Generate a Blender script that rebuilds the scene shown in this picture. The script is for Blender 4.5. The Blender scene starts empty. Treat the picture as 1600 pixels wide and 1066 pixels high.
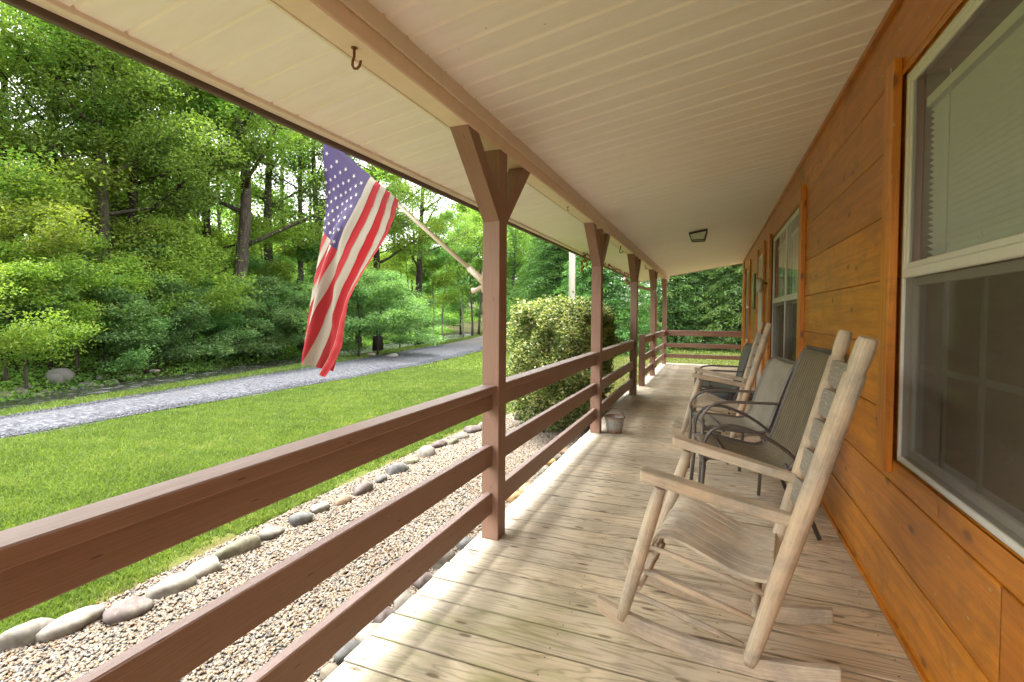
import bpy, math, random
import numpy as np
from mathutils import Vector, Matrix
random.seed(7)
S = bpy.context.scene
COL = S.collection
# ------------------------------------------------------------------ camera
CH = 1.2
F_, YAW, PITCH, ROLL, CY = 787.3, .3779, -.0263, .0065, 510.9
fw = np.array([-math.sin(YAW)*math.cos(PITCH), math.cos(YAW)*math.cos(PITCH), math.sin(PITCH)])
r0 = np.array([math.cos(YAW), math.sin(YAW), 0.]); u0 = np.cross(r0, fw)
rr = math.cos(ROLL)*r0+math.sin(ROLL)*u0; uu = -math.sin(ROLL)*r0+math.cos(ROLL)*u0
cd = bpy.data.cameras.new('camera'); cam = bpy.data.objects.new('camera', cd); COL.objects.link(cam)
cd.sensor_width = 36; cd.lens = F_/1600*36; cd.shift_y = (CY-533)/1600; cd.clip_start = .02; cd.clip_end = 600
cam.matrix_world = Matrix(((rr[0], uu[0], -fw[0], 0), (rr[1], uu[1], -fw[1], 0), (rr[2], uu[2], -fw[2], CH), (0, 0, 0, 1)))
S.camera = cam
def ray(p): return (p[0]-800)/F_*rr-(p[1]-CY)/F_*uu+fw
def onz(p, z): r = ray(p); t = (z-CH)/r[2]; return (r[0]*t, r[1]*t, z)
def ony(p, y): r = ray(p); t = y/r[1]; return (r[0]*t, y, CH+r[2]*t)
def onx(p, x): r = ray(p); t = x/r[0]; return (x, r[1]*t, CH+r[2]*t)
# ------------------------------------------------------------------ light
SUN_EL, SUN_AZ = math.radians(74), math.radians(-80)     # azimuth from +y towards +x: the sun stands beyond the lawn, left of the porch
W = bpy.data.worlds.new("World"); S.world = W; W.use_nodes = True
nt = W.node_tree; bg = nt.nodes['Background']
sky = nt.nodes.new('ShaderNodeTexSky'); sky.sky_type = 'NISHITA'; sky.sun_disc = False
sky.sun_elevation = SUN_EL; sky.sun_rotation = SUN_AZ; sky.dust_density = 4; sky.air_density = 1; sky.ozone_density = .6
hs = nt.nodes.new('ShaderNodeHueSaturation'); hs.inputs['Saturation'].default_value = .10
nt.links.new(sky.outputs[0], hs.inputs['Color']); nt.links.new(hs.outputs[0], bg.inputs[0]); bg.inputs[1].default_value = .15
sd = bpy.data.lights.new('sun', 'SUN'); sun = bpy.data.objects.new('sun', sd); COL.objects.link(sun)
sd.energy = .5; sd.angle = math.radians(22); sd.color = (1, .95, .86)
sdir = Vector((math.sin(SUN_AZ)*math.cos(SUN_EL), math.cos(SUN_AZ)*math.cos(SUN_EL), math.sin(SUN_EL)))
sun.rotation_euler = sdir.to_track_quat('Z', 'Y').to_euler()
S.view_settings.view_transform = 'Standard'; S.view_settings.look = 'None'
S.view_settings.exposure = 3.25; S.view_settings.gamma = 1
S.cycles.max_bounces = 10; S.cycles.diffuse_bounces = 6; S.cycles.transparent_max_bounces = 12; S.cycles.caustics_reflective = False; S.cycles.caustics_refractive = False
# ------------------------------------------------------------------ mesh helpers
class MB:
    def __init__(s): s.v = []; s.f = []; s.uv = []; s.m = []; s.r = []; s.sm = []
    def face(s, idx, uv, m=0, r=0., smooth=False):
        s.f.append(idx); s.uv.append(uv); s.m.append(m); s.r.append(r); s.sm.append(smooth)
    def bar(s, a, b, w, h, up=(0, 0, 1), m=0, r=None, ch=0.0, w2=None, h2=None):
        """box from a to b, width w (sideways) and height h (along up), UV along the length, chamfered long edges"""
        a = Vector(a); b = Vector(b); d = (b-a); L = d.length; d.normalize(); up = Vector(up)
        sd = d.cross(up).normalized(); up = sd.cross(d).normalized()
        r = random.random() if r is None else r; o = random.random()*50; o2 = random.random()*50
        w2 = w if w2 is None else w2; h2 = h if h2 is None else h2
        def sec(w, h):
            x, y = w/2, h/2
            if ch <= 0: return [(-x, -y), (x, -y), (x, y), (-x, y)]
            c = ch
            return [(-x+c, -y), (x-c, -y), (x, -y+c), (x, y-c), (x-c, y), (-x+c, y), (-x, y-c), (-x, -y+c)]
        A = sec(w, h); B = sec(w2, h2); n = len(A); k = len(s.v)
        for q in A: s.v.append(a+sd*q[0]+up*q[1])
        for q in B: s.v.append(b+sd*q[0]+up*q[1])
        acc = 0
        for i in range(n):
            j = (i+1) % n; e = math.hypot(A[j][0]-A[i][0], A[j][1]-A[i][1])
            s.face((k+i, k+j, k+n+j, k+n+i), ((o, o2+acc), (o, o2+acc+e), (o+L, o2+acc+e), (o+L, o2+acc)), m, r); acc += e
        s.face(tuple(k+i for i in reversed(range(n))), tuple((o+7+A[i][0]*.3, o2+A[i][1]) for i in reversed(range(n))), m, r)
        s.face(tuple(k+n+i for i in range(n)), tuple((o+9+B[i][0]*.3, o2+B[i][1]) for i in range(n)), m, r)
    def box(s, x0, x1, y0, y1, z0, z1, m=0, ax='y', r=None, ch=0):
        cx, cy, cz = (x0+x1)/2, (y0+y1)/2, (z0+z1)/2
        if ax == 'y': s.bar((cx, y0, cz), (cx, y1, cz), x1-x0, z1-z0, (0, 0, 1), m, r, ch)
        elif ax == 'x': s.bar((x0, cy, cz), (x1, cy, cz), y1-y0, z1-z0, (0, 0, 1), m, r, ch)
        else: s.bar((cx, cy, z0), (cx, cy, z1), x1-x0, y1-y0, (0, 1, 0), m, r, ch)
    def tube(s, pts, rad, n=10, m=0, r=None, caps=True, flat=1.0, upv=(0, 0, 1)):
        pts = [Vector(p) for p in pts]
        if not hasattr(rad, '__len__'): rad = [rad]*len(pts)
        k = len(s.v); r = random.random() if r is None else r; o = random.random()*50; u = o
        us = []
        prev = None
        for i, p in enumerate(pts):
            d = (pts[min(i+1, len(pts)-1)]-pts[max(i-1, 0)]).normalized()
            ref = Vector(upv) if prev is None else prev
            if abs(d.dot(ref)) > .98 and prev is None: ref = Vector((1, 0, .1))
            a = (ref-d*ref.dot(d)).normalized(); b = d.cross(a); prev = a
            if i: u += (p-pts[i-1]).length
            us.append(u)
            for j in range(n):
                t = 2*math.pi*j/n; s.v.append(p+a*math.cos(t)*rad[i]*flat+b*math.sin(t)*rad[i])
        rm = sum(rad)/len(rad)
        for i in range(len(pts)-1):
            for j in range(n):
                j2 = (j+1) % n; v0 = o+j/n*2*math.pi*rm; v1 = o+(j+1)/n*2*math.pi*rm
                s.face((k+i*n+j, k+i*n+j2, k+(i+1)*n+j2, k+(i+1)*n+j), ((us[i], v0), (us[i], v1), (us[i+1], v1), (us[i+1], v0)), m, r, True)
        if caps:
            s.face(tuple(k+j for j in reversed(range(n))), tuple((o+math.cos(j)*.02, o+math.sin(j)*.02) for j in range(n)), m, r)
            e = k+(len(pts)-1)*n
            s.face(tuple(e+j for j in range(n)), tuple((o+math.cos(j)*.02, o+math.sin(j)*.02) for j in range(n)), m, r)
    def prism(s, poly, a, b, m=0, r=None):
        """poly: list of 3D points (planar), extruded by vector from a to b offset"""
        r = random.random() if r is None else r; n = len(poly); k = len(s.v); off = Vector(b)-Vector(a); o = random.random()*50
        P = [Vector(p) for p in poly]
        for p in P: s.v.append(p)
        for p in P: s.v.append(p+off)
        L = off.length; acc = 0
        ax = (P[1]-P[0]).normalized(); nrm = off.normalized(); ay = nrm.cross(ax)
        uvp = tuple((o+(p-P[0]).dot(ax), o+(p-P[0]).dot(ay)) for p in P)
        s.face(tuple(reversed(range(k, k+n))), tuple(reversed(uvp)), m, r); s.face(tuple(range(k+n, k+2*n)), uvp, m, r)
        for i in range(n):
            j = (i+1) % n; e = (P[j]-P[i]).length
            s.face((k+i, k+j, k+n+j, k+n+i), ((o+acc, o), (o+acc+e, o), (o+acc+e, o+L), (o+acc, o+L)), m, r); acc += e
    def build(s, name, mats, parent=None, local=False, smooth=None, bevel=0):
        me = bpy.data.meshes.new(name)
        off = Vector((0, 0, 0)) if (parent is None or local) else (parent.location if parent.parent is None else parent.parent.location)
        me.from_pydata([tuple(Vector(v)-off) for v in s.v], [], s.f)
        uvl = me.uv_layers.new(name='UVMap'); flat = [c for q in s.uv for p in q for c in p]; uvl.data.foreach_set('uv', flat)
        at = me.attributes.new('rnd', 'FLOAT', 'FACE'); at.data.foreach_set('value', s.r)
        me.polygons.foreach_set('material_index', s.m); me.polygons.foreach_set('use_smooth', s.sm if smooth is None else [smooth]*len(s.f))
        if not isinstance(mats, (list, tuple)): mats = [mats]
        for mt in mats: me.materials.append(mt)
        o = bpy.data.objects.new(name, me); COL.objects.link(o)
        if parent is not None: o.parent = parent
        if bevel:
            md = o.modifiers.new('bevel', 'BEVEL'); md.width = bevel; md.segments = 2; md.limit_method = 'ANGLE'
        return o
def npmesh(name, V, F, rnd, mats, parent=None, smooth=False, mi=None, n=4):
    """V (N,3) array, F (M,n) index array; rnd (M,)"""
    me = bpy.data.meshes.new(name); V = np.asarray(V, np.float32); F = np.asarray(F, np.int32); M = len(F)
    me.vertices.add(len(V)); me.vertices.foreach_set('co', V.ravel())
    me.loops.add(M*n); me.loops.foreach_set('vertex_index', F.ravel())
    me.polygons.add(M); me.polygons.foreach_set('loop_start', np.arange(0, M*n, n, dtype=np.int32))
    me.polygons.foreach_set('loop_total', np.full(M, n, np.int32))
    me.polygons.foreach_set('use_smooth', np.full(M, smooth, bool))
    if mi is not None: me.polygons.foreach_set('material_index', np.asarray(mi, np.int32))
    me.update(calc_edges=True)
    at = me.attributes.new('rnd', 'FLOAT', 'FACE'); at.data.foreach_set('value', np.asarray(rnd, np.float32))
    if not isinstance(mats, (list, tuple)): mats = [mats]
    for mt in mats: me.materials.append(mt)
    o = bpy.data.objects.new(name, me); COL.objects.link(o)
    if parent is not None: o.parent = parent
    return o
def tag(o, label=None, cat=None, group=None, kind=None):
    if label: o['label'] = label
    if cat: o['category'] = cat
    if group: o['group'] = group
    if kind: o['kind'] = kind
    return o
def thing(name, label, cat, loc=(0, 0, 0), rz=0, group=None):
    o = bpy.data.objects.new(name, None); o.empty_display_size = .1; COL.objects.link(o); o.location = loc; o.rotation_euler = (0, 0, rz)
    return tag(o, label, cat, group)
def dup(root, loc, rz, label, sc=None):
    r = root.copy(); COL.objects.link(r); r.location = loc; r.rotation_euler = (0, 0, rz); r['label'] = label
    if sc is not None: r.scale = sc if hasattr(sc, '__len__') else (sc,)*3
    for ch in list(root.children):
        c = ch.copy(); COL.objects.link(c); c.parent = r
        for g in list(ch.children):
            d = g.copy(); COL.objects.link(d); d.parent = c
    return r
# ------------------------------------------------------------------ materials
class NT:
    def __init__(s, name):
        s.mat = bpy.data.materials.new(name); s.mat.use_nodes = True; s.t = s.mat.node_tree; s.t.nodes.clear()
        s.out = s.n('ShaderNodeOutputMaterial'); s.b = s.n('ShaderNodeBsdfPrincipled'); s.l(s.b.outputs[0], s.out.inputs[0])
    def n(s, t, **kw):
        o = s.t.nodes.new(t)
        for k, v in kw.items(): setattr(o, k, v)
        return o
    def l(s, a, b): s.t.links.new(a, b)
    def set(s, node, inp, v):
        if isinstance(v, bpy.types.NodeSocket): s.l(v, node.inputs[inp])
        else: node.inputs[inp].default_value = v
    def uv(s): return s.n('ShaderNodeUVMap').outputs[0]
    def obj(s): return s.n('ShaderNodeTexCoord').outputs['Object']
    def pos(s): return s.n('ShaderNodeNewGeometry').outputs['Position']
    def rnd(s): a = s.n('ShaderNodeAttribute'); a.attribute_name = 'rnd'; return a.outputs['Fac']
    def scale(s, v, sc, loc=(0, 0, 0)):
        m = s.n('ShaderNodeMapping'); s.l(v, m.inputs[0]); m.inputs['Scale'].default_value = sc; m.inputs['Location'].default_value = loc; return m.outputs[0]
    def noise(s, v, sc, det=4, rough=.55, dist=0):
        o = s.n('ShaderNodeTexNoise'); s.l(v, o.inputs['Vector']); o.inputs['Scale'].default_value = sc; o.inputs['Detail'].default_value = det
        o.inputs['Roughness'].default_value = rough; o.inputs['Distortion'].default_value = dist; return o.outputs['Fac']
    def vor(s, v, sc, feat='F1', out='Distance', rand=1, dim='3D'):
        o = s.n('ShaderNodeTexVoronoi'); o.feature = feat; s.l(v, o.inputs['Vector']); o.inputs['Scale'].default_value = sc; o.inputs['Randomness'].default_value = rand; o.voronoi_dimensions = dim; return o.outputs[out]
    def ramp(s, v, stops, interp='LINEAR'):
        o = s.n('ShaderNodeValToRGB'); s.l(v, o.inputs[0]); cr = o.color_ramp; cr.interpolation = interp
        while len(cr.elements) > 1: cr.elements.remove(cr.elements[-1])
        for i, (p, c) in enumerate(stops):
            e = cr.elements[0] if i == 0 else cr.elements.new(p)
            e.position = p; e.color = (c, c, c, 1) if not hasattr(c, '__len__') else (*c, 1)
        return o.outputs[0]
    def math(s, op, a, b=0., c=0.):
        o = s.n('ShaderNodeMath'); o.operation = op
        for i, x in enumerate((a, b, c)): s.set(o, i, x)
        return o.outputs[0]
    def mix(s, f, a, b, mode='MIX'):
        o = s.n('ShaderNodeMix'); o.data_type = 'RGBA'; o.blend_type = mode
        s.set(o, 0, f)
        for i, x in ((6, a), (7, b)):
            if isinstance(x, bpy.types.NodeSocket): s.l(x, o.inputs[i])
            else: o.inputs[i].default_value = (*x, 1) if hasattr(x, '__len__') else (x, x, x, 1)
        return o.outputs[2]
    def bump(s, h, st=.3, d=.002, prev=None):
        o = s.n('ShaderNodeBump'); s.l(h, o.inputs['Height']); o.inputs['Strength'].default_value = st; o.inputs['Distance'].default_value = d
        if prev is not None: s.l(prev, o.inputs['Normal'])
        return o.outputs[0]
    def fin(s, col, rough=.6, nrm=None, spec=None, metal=None, coat=None):
        if isinstance(col, bpy.types.NodeSocket): s.l(col, s.b.inputs['Base Color'])
        else: s.b.inputs['Base Color'].default_value = (*col, 1)
        s.set(s.b, 'Roughness', rough)
        if nrm is not None: s.l(nrm, s.b.inputs['Normal'])
        if spec is not None: s.b.inputs['Specular IOR Level'].default_value = spec
        if metal is not None: s.set(s.b, 'Metallic', metal)
        if coat is not None: s.b.inputs['Coat Weight'].default_value = coat; s.b.inputs['Coat Roughness'].default_value = .25
        return s.mat
def sepxyz(t, v): o = t.n('ShaderNodeSeparateXYZ'); t.l(v, o.inputs[0]); return o.outputs
def wood_grain(t, vec, ring=26, stretch=.13):
    """plank grain from UV (u along, v across): wavering rings plus fine fibres"""
    rnd = t.rnd()
    c = t.n('ShaderNodeCombineXYZ'); t.l(t.math('MULTIPLY', rnd, 37.), c.inputs[2])
    add = t.n('ShaderNodeVectorMath'); add.operation = 'ADD'; t.l(vec, add.inputs[0]); t.l(c.outputs[0], add.inputs[1])
    v = add.outputs[0]
    big = t.noise(t.scale(v, (1.1*stretch/.13, 7, 1)), 1.0, 3, .5, .4)
    sv = sepxyz(t, vec)
    rings = t.math('FRACT', t.math('ADD', t.math('MULTIPLY', big, ring*.42), t.math('MULTIPLY', sv[1], ring*.5)))
    tri = t.math('ABSOLUTE', t.math('SUBTRACT', rings, .5))           # 0..0.5
    ringm = t.ramp(t.math('MULTIPLY', tri, 2.), [(0, 0.), (.12, .15), (.35, .8), (.8, 1.), (1, .9)])
    fib = t.noise(t.scale(v, (5, 260, 1)), 1.0, 4, .7)
    blot = t.noise(t.scale(v, (2.2, 9, 1)), 1.0, 4, .6)
    return ringm, fib, blot, rnd, v

def m_deck():
    t = NT('weathered_deck_wood'); ring, fib, blot, rnd, v = wood_grain(t, t.uv(), 30)
    base = t.mix(ring, (.37, .30, .20), (.72, .63, .48))
    mid = t.noise(t.scale(v, (1.6, 75, 1)), 1.0, 4, .65); base = t.mix(t.ramp(fib, [(.3, 0.), (.7, .6)]), base, (.60, .52, .39)); base = t.mix(t.math('MULTIPLY', t.ramp(mid, [(.34, .55), (.46, 0.)]), t.ramp(blot, [(.35, .2), (.62, 1.)])), base, (.27, .21, .14)); 
    tint = t.ramp(rnd, [(0, (.80, .77, .72)), (.25, (1.12, 1.10, 1.04)), (.5, (.92, .90, .86)), (.75, (1.18, 1.13, 1.04)), (1, (1.0, .97, .90))])
    base = t.mix(1., base, tint, 'MULTIPLY')
    P = t.pos(); s = sepxyz(t, P)
    fr = t.math('FRACT', t.math('DIVIDE', t.math('SUBTRACT', s[1], 1.378), .1494)); ed = t.math('ABSOLUTE', t.math('SUBTRACT', fr, .5))
    edn = t.math('ADD', ed, t.math('MULTIPLY', t.math('SUBTRACT', t.noise(t.scale(P, (6, 30, 1)), 1., 3, .6), .5), .10))
    base = t.mix(t.ramp(edn, [(.44, 0.), (.50, .75)]), base, (.16, .125, .08))
    # darker noise patches spread across the boards
    dpatch = t.ramp(t.noise(t.scale(P, (1.3, .8, 1)), 1.5, 5, .62, .6), [(.48, 0.), (.66, 1.)])
    base = t.mix(t.math('MULTIPLY', dpatch, .45), base, (.26, .225, .165))
    gn = t.ramp(t.noise(t.scale(P, (1.2, 3.2, 1)), 2.1, 5, .65, .5), [(.40, 0.), (.60, 1.)])
    gx = t.ramp(s[0], [(-1.2+2, 0), (0, 0)]) if False else None
    mr = t.n('ShaderNodeMapRange'); t.l(s[1], mr.inputs[0]); mr.inputs[1].default_value = 2.35; mr.inputs[2].default_value = 1.6
    mx = t.n('ShaderNodeMapRange'); t.l(s[0], mx.inputs[0]); mx.inputs[1].default_value = .0; mx.inputs[2].default_value = -.7
    gm = t.math('MULTIPLY', t.math('MULTIPLY', gn, mr.outputs[0]), mx.outputs[0])
    base = t.mix(t.math('MULTIPLY', gm, .7), base, (.30, .30, .10))
    # rain-bleached outer edge
    me_ = t.n('ShaderNodeMapRange'); t.l(t.math('ADD', s[0], t.math('MULTIPLY', blot, .5)), me_.inputs[0]); me_.inputs[1].default_value = -.35; me_.inputs[2].default_value = -.95
    base = t.mix(t.math('MULTIPLY', me_.outputs[0], .45), base, (.42, .405, .37))
    kn = t.vor(t.scale(t.uv(), (2.3, 7, 1)), 1.0, 'F1', dim='2D'); base = t.mix(t.ramp(kn, [(.045, .75), (.075, 0.)]), base, (.16, .10, .06))
    n = t.bump(fib, .5, .002); n = t.bump(ring, .25, .002, n)
    return t.fin(base, .75, n, .3)
def m_grey_wood(name='grey_weathered_wood', c1=(.36, .275, .19), c2=(.74, .62, .46), warm=(.58, .41, .25)):
    t = NT(name); ring, fib, blot, rnd, v = wood_grain(t, t.uv(), 20)
    base = t.mix(t.ramp(fib, [(.25, 0.), (.75, 1.)]), c1, c2)
    base = t.mix(t.math('MULTIPLY', t.ramp(blot, [(.45, 0.), (.62, 1.)]), .55), base, warm)
    o = t.obj(); g = t.ramp(t.noise(o, 5, 5, .65), [(.45, 0.), (.62, 1.)]); base = t.mix(t.math('MULTIPLY', g, .5), base, (.24, .22, .19))
    fl = t.ramp(t.noise(t.scale(t.uv(), (40, 160, 1)), 1., 2, .6), [(.55, 0.), (.66, 1.)]); base = t.mix(t.math('MULTIPLY', fl, .35), base, (.62, .53, .43))
    n = t.bump(fib, .7, .003)
    return t.fin(base, .85, n, .2)
def m_brown():
    t = NT('brown_stain_paint'); ring, fib, blot, rnd, v = wood_grain(t, t.uv(), 16)
    base = t.mix(t.ramp(fib, [(.3, 0.), (.7, 1.)]), (.24, .145, .098), (.33, .185, .130))
    base = t.mix(t.math('MULTIPLY', t.ramp(blot, [(.5, 0.), (.7, 1.)]), .35), base, (.22, .11, .072))
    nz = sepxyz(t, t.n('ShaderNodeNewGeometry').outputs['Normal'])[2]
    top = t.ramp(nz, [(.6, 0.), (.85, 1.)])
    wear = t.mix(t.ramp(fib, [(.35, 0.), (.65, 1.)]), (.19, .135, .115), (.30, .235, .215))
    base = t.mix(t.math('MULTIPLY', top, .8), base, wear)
    chip = t.ramp(t.noise(t.scale(t.uv(), (25, 60, 1)), 1., 3, .6), [(.735, 0.), (.75, 1.)]); base = t.mix(t.math('MULTIPLY', chip, .7), base, (.5, .42, .34))
    n = t.bump(fib, .8, .002); scw = t.vor(t.scale(t.uv(), (2.2, 14, 1)), 1., 'F1', rand=.6, dim='2D'); base = t.mix(t.ramp(scw, [(.02, .85), (.03, 0.)]), base, (.09, .05, .035))
    return t.fin(base, .5, n, .4)
def m_orange(name='orange_stained_pine', k=1., coat=.25):
    t = NT(name); ring, fib, blot, rnd, v = wood_grain(t, t.uv(), 12, .2)
    c1 = (.56*k, .195*k, .012*k); c2 = (.78*k, .31*k, .022*k); c3 = (.34*k, .10*k, .008*k)
    base = t.mix(ring, t.mix(.35, c1, c3), c1); base = t.mix(t.ramp(fib, [(.3, 0.), (.75, 1.)]), base, t.mix(.5, c1, c2))
    tint = t.ramp(rnd, [(0, (.78, .70, .6)), (.3, (1.05, 1.05, 1.)), (.6, (.92, .85, .8)), (1, (1.1, 1.12, 1.1))]); base = t.mix(1., base, tint, 'MULTIPLY')
    base = t.mix(t.math('MULTIPLY', t.ramp(blot, [(.45, 0.), (.7, 1.)]), .5), base, c3)
    P = t.pos(); gr = t.ramp(t.noise(t.scale(P, (1, 1.6, 3)), 2.6, 6, .7, .4), [(.52, 0.), (.7, 1.)])
    base = t.mix(t.math('MULTIPLY', gr, .6), base, (.17, .075, .014)); g2 = t.ramp(t.noise(t.scale(v, (1.2, 22, 1)), 1., 5, .7, .3), [(.42, 0.), (.62, 1.)]); base = t.mix(t.math('MULTIPLY', g2, .6), base, (.30, .09, .008))
    kn = t.vor(t.scale(t.uv(), (1.7, 3.6, 1)), 1.0, 'F1', dim='2D'); base = t.mix(t.ramp(kn, [(.028, .85), (.045, .4), (.075, 0.)]), base, (.16, .05, .012))
    nail = t.vor(t.scale(t.uv(), (3.2, 7.4, 1)), 1.0, 'F1', rand=.75, dim='2D'); base = t.mix(t.ramp(nail, [(.022, .8), (.032, 0.)]), base, (.45, .36, .2))
    n = t.bump(fib, .2, .001); n = t.bump(blot, .15, .004, n)
    return t.fin(base, .42, n, .5, coat=coat)
def m_vinyl(name, c, gl=.45):
    t = NT(name); P = t.pos(); n1 = t.noise(t.scale(P, (1.2, 6, 1)), 2., 5, .6)
    base = t.mix(t.math('MULTIPLY', t.ramp(n1, [(.4, 0.), (.7, 1.)]), .35), c, tuple(x*f for x, f in zip(c, (.86, .82, .74))))
    sp = t.ramp(t.vor(P, 9), [(.028, .5), (.045, 0.)]); base = t.mix(sp, base, (.3, .2, .1))
    fine = t.ramp(t.noise(t.scale(P, (3, 40, 40)), 1., 3, .6), [(.45, 0.), (.7, 1.)]); base = t.mix(t.math('MULTIPLY', fine, .12), base, tuple(x*.8 for x in c))
    return t.fin(base, gl, t.bump(n1, .05, .003), .4)
def m_plain(name, c, rough=.5, metal=0., var=.2, sc=20, spec=None, rust=None):
    t = NT(name); o = t.obj(); n1 = t.noise(o, sc, 5, .6)
    base = t.mix(t.math('MULTIPLY', n1, 1.), tuple(x*(1-var) for x in c), tuple(min(x*(1+var), 1) for x in c))
    if rust:
        rm = t.ramp(t.noise(o, sc*.6, 5, .7), [(.5, 0.), (.58, 1.)]); base = t.mix(t.math('MULTIPLY', rm, .8), base, rust)
    return t.fin(base, rough, t.bump(n1, .1, .002), spec, metal)
def leafmat(name, stops, trans=.35, rough=.55, tmul=(1.25, 1.35, .5)):
    t = NT(name); t.t.nodes.remove(t.b)
    col = t.ramp(t.rnd(), stops)
    oi = t.n('ShaderNodeObjectInfo'); hsv = t.n('ShaderNodeHueSaturation'); t.l(col, hsv.inputs['Color'])
    t.l(t.math('ADD', t.math('MULTIPLY', oi.outputs['Random'], .03), .480), hsv.inputs['Hue']); t.l(t.math('ADD', t.math('MULTIPLY', oi.outputs['Random'], .5), .78), hsv.inputs['Value']); hsv.inputs['Saturation'].default_value = .87
    col = hsv.outputs[0]
    d = t.n('ShaderNodeBsdfPrincipled'); t.l(col, d.inputs['Base Color']); d.inputs['Roughness'].default_value = rough; d.inputs['Specular IOR Level'].default_value = .3
    tr = t.n('ShaderNodeBsdfTranslucent'); t.l(t.mix(1., col, tmul, 'MULTIPLY'), tr.inputs[0])
    m = t.n('ShaderNodeMixShader'); m.inputs[0].default_value = trans; t.l(d.outputs[0], m.inputs[1]); t.l(tr.outputs[0], m.inputs[2]); t.l(m.outputs[0], t.out.inputs[0])
    return t.mat
def m_bark(name, c1, c2):
    t = NT(name); P = t.obj(); n1 = t.noise(t.scale(P, (9, 9, 1.6)), 2., 5, .7, .5)
    base = t.mix(t.ramp(n1, [(.35, 0.), (.65, 1.)]), c1, c2); mo = t.ramp(t.noise(P, 1.2, 4, .6), [(.5, 0.), (.7, 1.)])
    base = t.mix(t.math('MULTIPLY', mo, .35), base, (.07, .09, .035))
    return t.fin(base, .9, t.bump(n1, .9, .03), .1)
def m_glass(name, rough=.0, tint=(1, 1, 1), refl=1.35):
    t = NT(name); t.t.nodes.remove(t.b)
    g = t.n('ShaderNodeBsdfGlossy'); g.inputs['Roughness'].default_value = rough; tr = t.n('ShaderNodeBsdfTransparent'); tr.inputs[0].default_value = (*tint, 1)
    fr = t.n('ShaderNodeFresnel'); fr.inputs[0].default_value = refl
    m = t.n('ShaderNodeMixShader'); t.l(t.math('MINIMUM', t.math('MULTIPLY', fr.outputs[0], 1.05), .9), m.inputs[0]); t.l(tr.outputs[0], m.inputs[1]); t.l(g.outputs[0], m.inputs[2]); t.l(m.outputs[0], t.out.inputs[0])
    return t.mat
def m_screen():
    t = NT('insect_screen'); t.t.nodes.remove(t.b); P = t.pos()
    d = t.n('ShaderNodeBsdfDiffuse'); n1 = t.noise(P, 6, 5, .7)
    sv = t.ramp(t.noise(P, 260, 1, .5), [(.72, 0.), (.76, 1.)])
    t.l(t.mix(sv, t.mix(n1, (.075, .058, .038), (.15, .12, .085)), (.4, .38, .3)), d.inputs[0]); tr = t.n('ShaderNodeBsdfTransparent')
    m = t.n('ShaderNodeMixShader'); m.inputs[0].default_value = .52; t.l(tr.outputs[0], m.inputs[1]); t.l(d.outputs[0], m.inputs[2]); t.l(m.outputs[0], t.out.inputs[0])
    return t.mat
def m_stone(name, stops, sc=14, rough=.8):
    t = NT(name); oi = t.n('ShaderNodeObjectInfo'); P = t.obj()
    c = t.ramp(oi.outputs['Random'], stops, 'CONSTANT'); n1 = t.noise(P, sc, 6, .7); n2 = t.noise(P, sc*.35, 4, .6, .8)
    base = t.mix(t.ramp(n2, [(.4, 0.), (.65, 1.)]), c, t.mix(1., c, (.58, .55, .52), 'MULTIPLY'))
    base = t.mix(t.math('MULTIPLY', t.ramp(n1, [(.5, 0.), (.75, 1.)]), .35), base, (.40, .38, .33))
    gm = t.ramp(t.noise(P, sc*.5, 4, .6), [(.56, 0.), (.7, 1.)]); base = t.mix(t.math('MULTIPLY', gm, .3), base, (.2, .2, .1))
    return t.fin(base, rough, t.bump(n1, .5, .006), .3)
def attr_mat(name, stops, rough=.7, nscale=60):
    t = NT(name); c = t.ramp(t.rnd(), stops); n1 = t.noise(t.obj(), nscale, 3, .6)
    c = t.mix(t.math('MULTIPLY', n1, .5), c, t.mix(1., c, (.6, .58, .55), 'MULTIPLY'))
    return t.fin(c, rough, None, .3)

M_DECK = m_deck(); M_BROWN = m_brown(); M_GREY = m_grey_wood(); M_SEAT = m_grey_wood('pale_seat_wood', (.44, .36, .27), (.82, .73, .58), (.60, .46, .31)); M_GREY2 = m_grey_wood('greyed_slat_wood', (.20, .17, .13), (.38, .33, .27), (.26, .21, .15))
M_OR = m_orange(); M_ORL = m_orange('bright_orange_trim', 1.32, .3)
M_CEIL = m_vinyl('cream_vinyl_ceiling', (.90, .875, .84)); M_BEVEL_LIT = m_vinyl('vinyl_bevel_lit', (.93, .89, .84)); M_BEAM = m_vinyl('tan_beam_wrap', (.82, .67, .53), .38); M_TRIM = m_vinyl('cream_trim', (.80, .71, .60), .4)  # bevel vinyl tinted paler to paint in the light its slope catches
M_FASC = m_plain('dark_brown_fascia', (.10, .065, .045), .5)
M_WHITE = m_plain('white_window_frame', (.66, .63, .57), .5, var=.06, sc=14); M_BLIND = m_plain('blind_slat', (.88, .87, .82), .5, var=.03)
M_DARKROOM = m_plain('room_interior', (.30, .25, .19), .9); M_MUN = m_plain('dark_muntin', (.36, .33, .28), .7); M_JAMB = m_plain('window_jamb', (.50, .46, .40), .7); M_GLASS = m_glass('window_glass', 0., (.95, .97, .95)); M_SCREEN = m_screen()  # muntins in a darker tone so the grid shows fainter behind the screen
M_BLACK = m_plain('black_metal', (.02, .02, .02), .4); M_LAMPGL = m_plain('frosted_lamp_glass', (.55, .60, .50), .15)
M_IRON = m_plain('rusty_iron', (.23, .09, .035), .7, .3, .4, 60); M_RUST = m_plain('rust_leaf', (.30, .10, .03), .7, .2, .3, 40)
M_TUBE = m_plain('bronze_powder_coat', (.105, .088, .078), .42, .2, .15, 8); M_TUBE2 = m_plain('dark_green_grey_tube', (.05, .055, .052), .5, .1)
M_GALV = None
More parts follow.
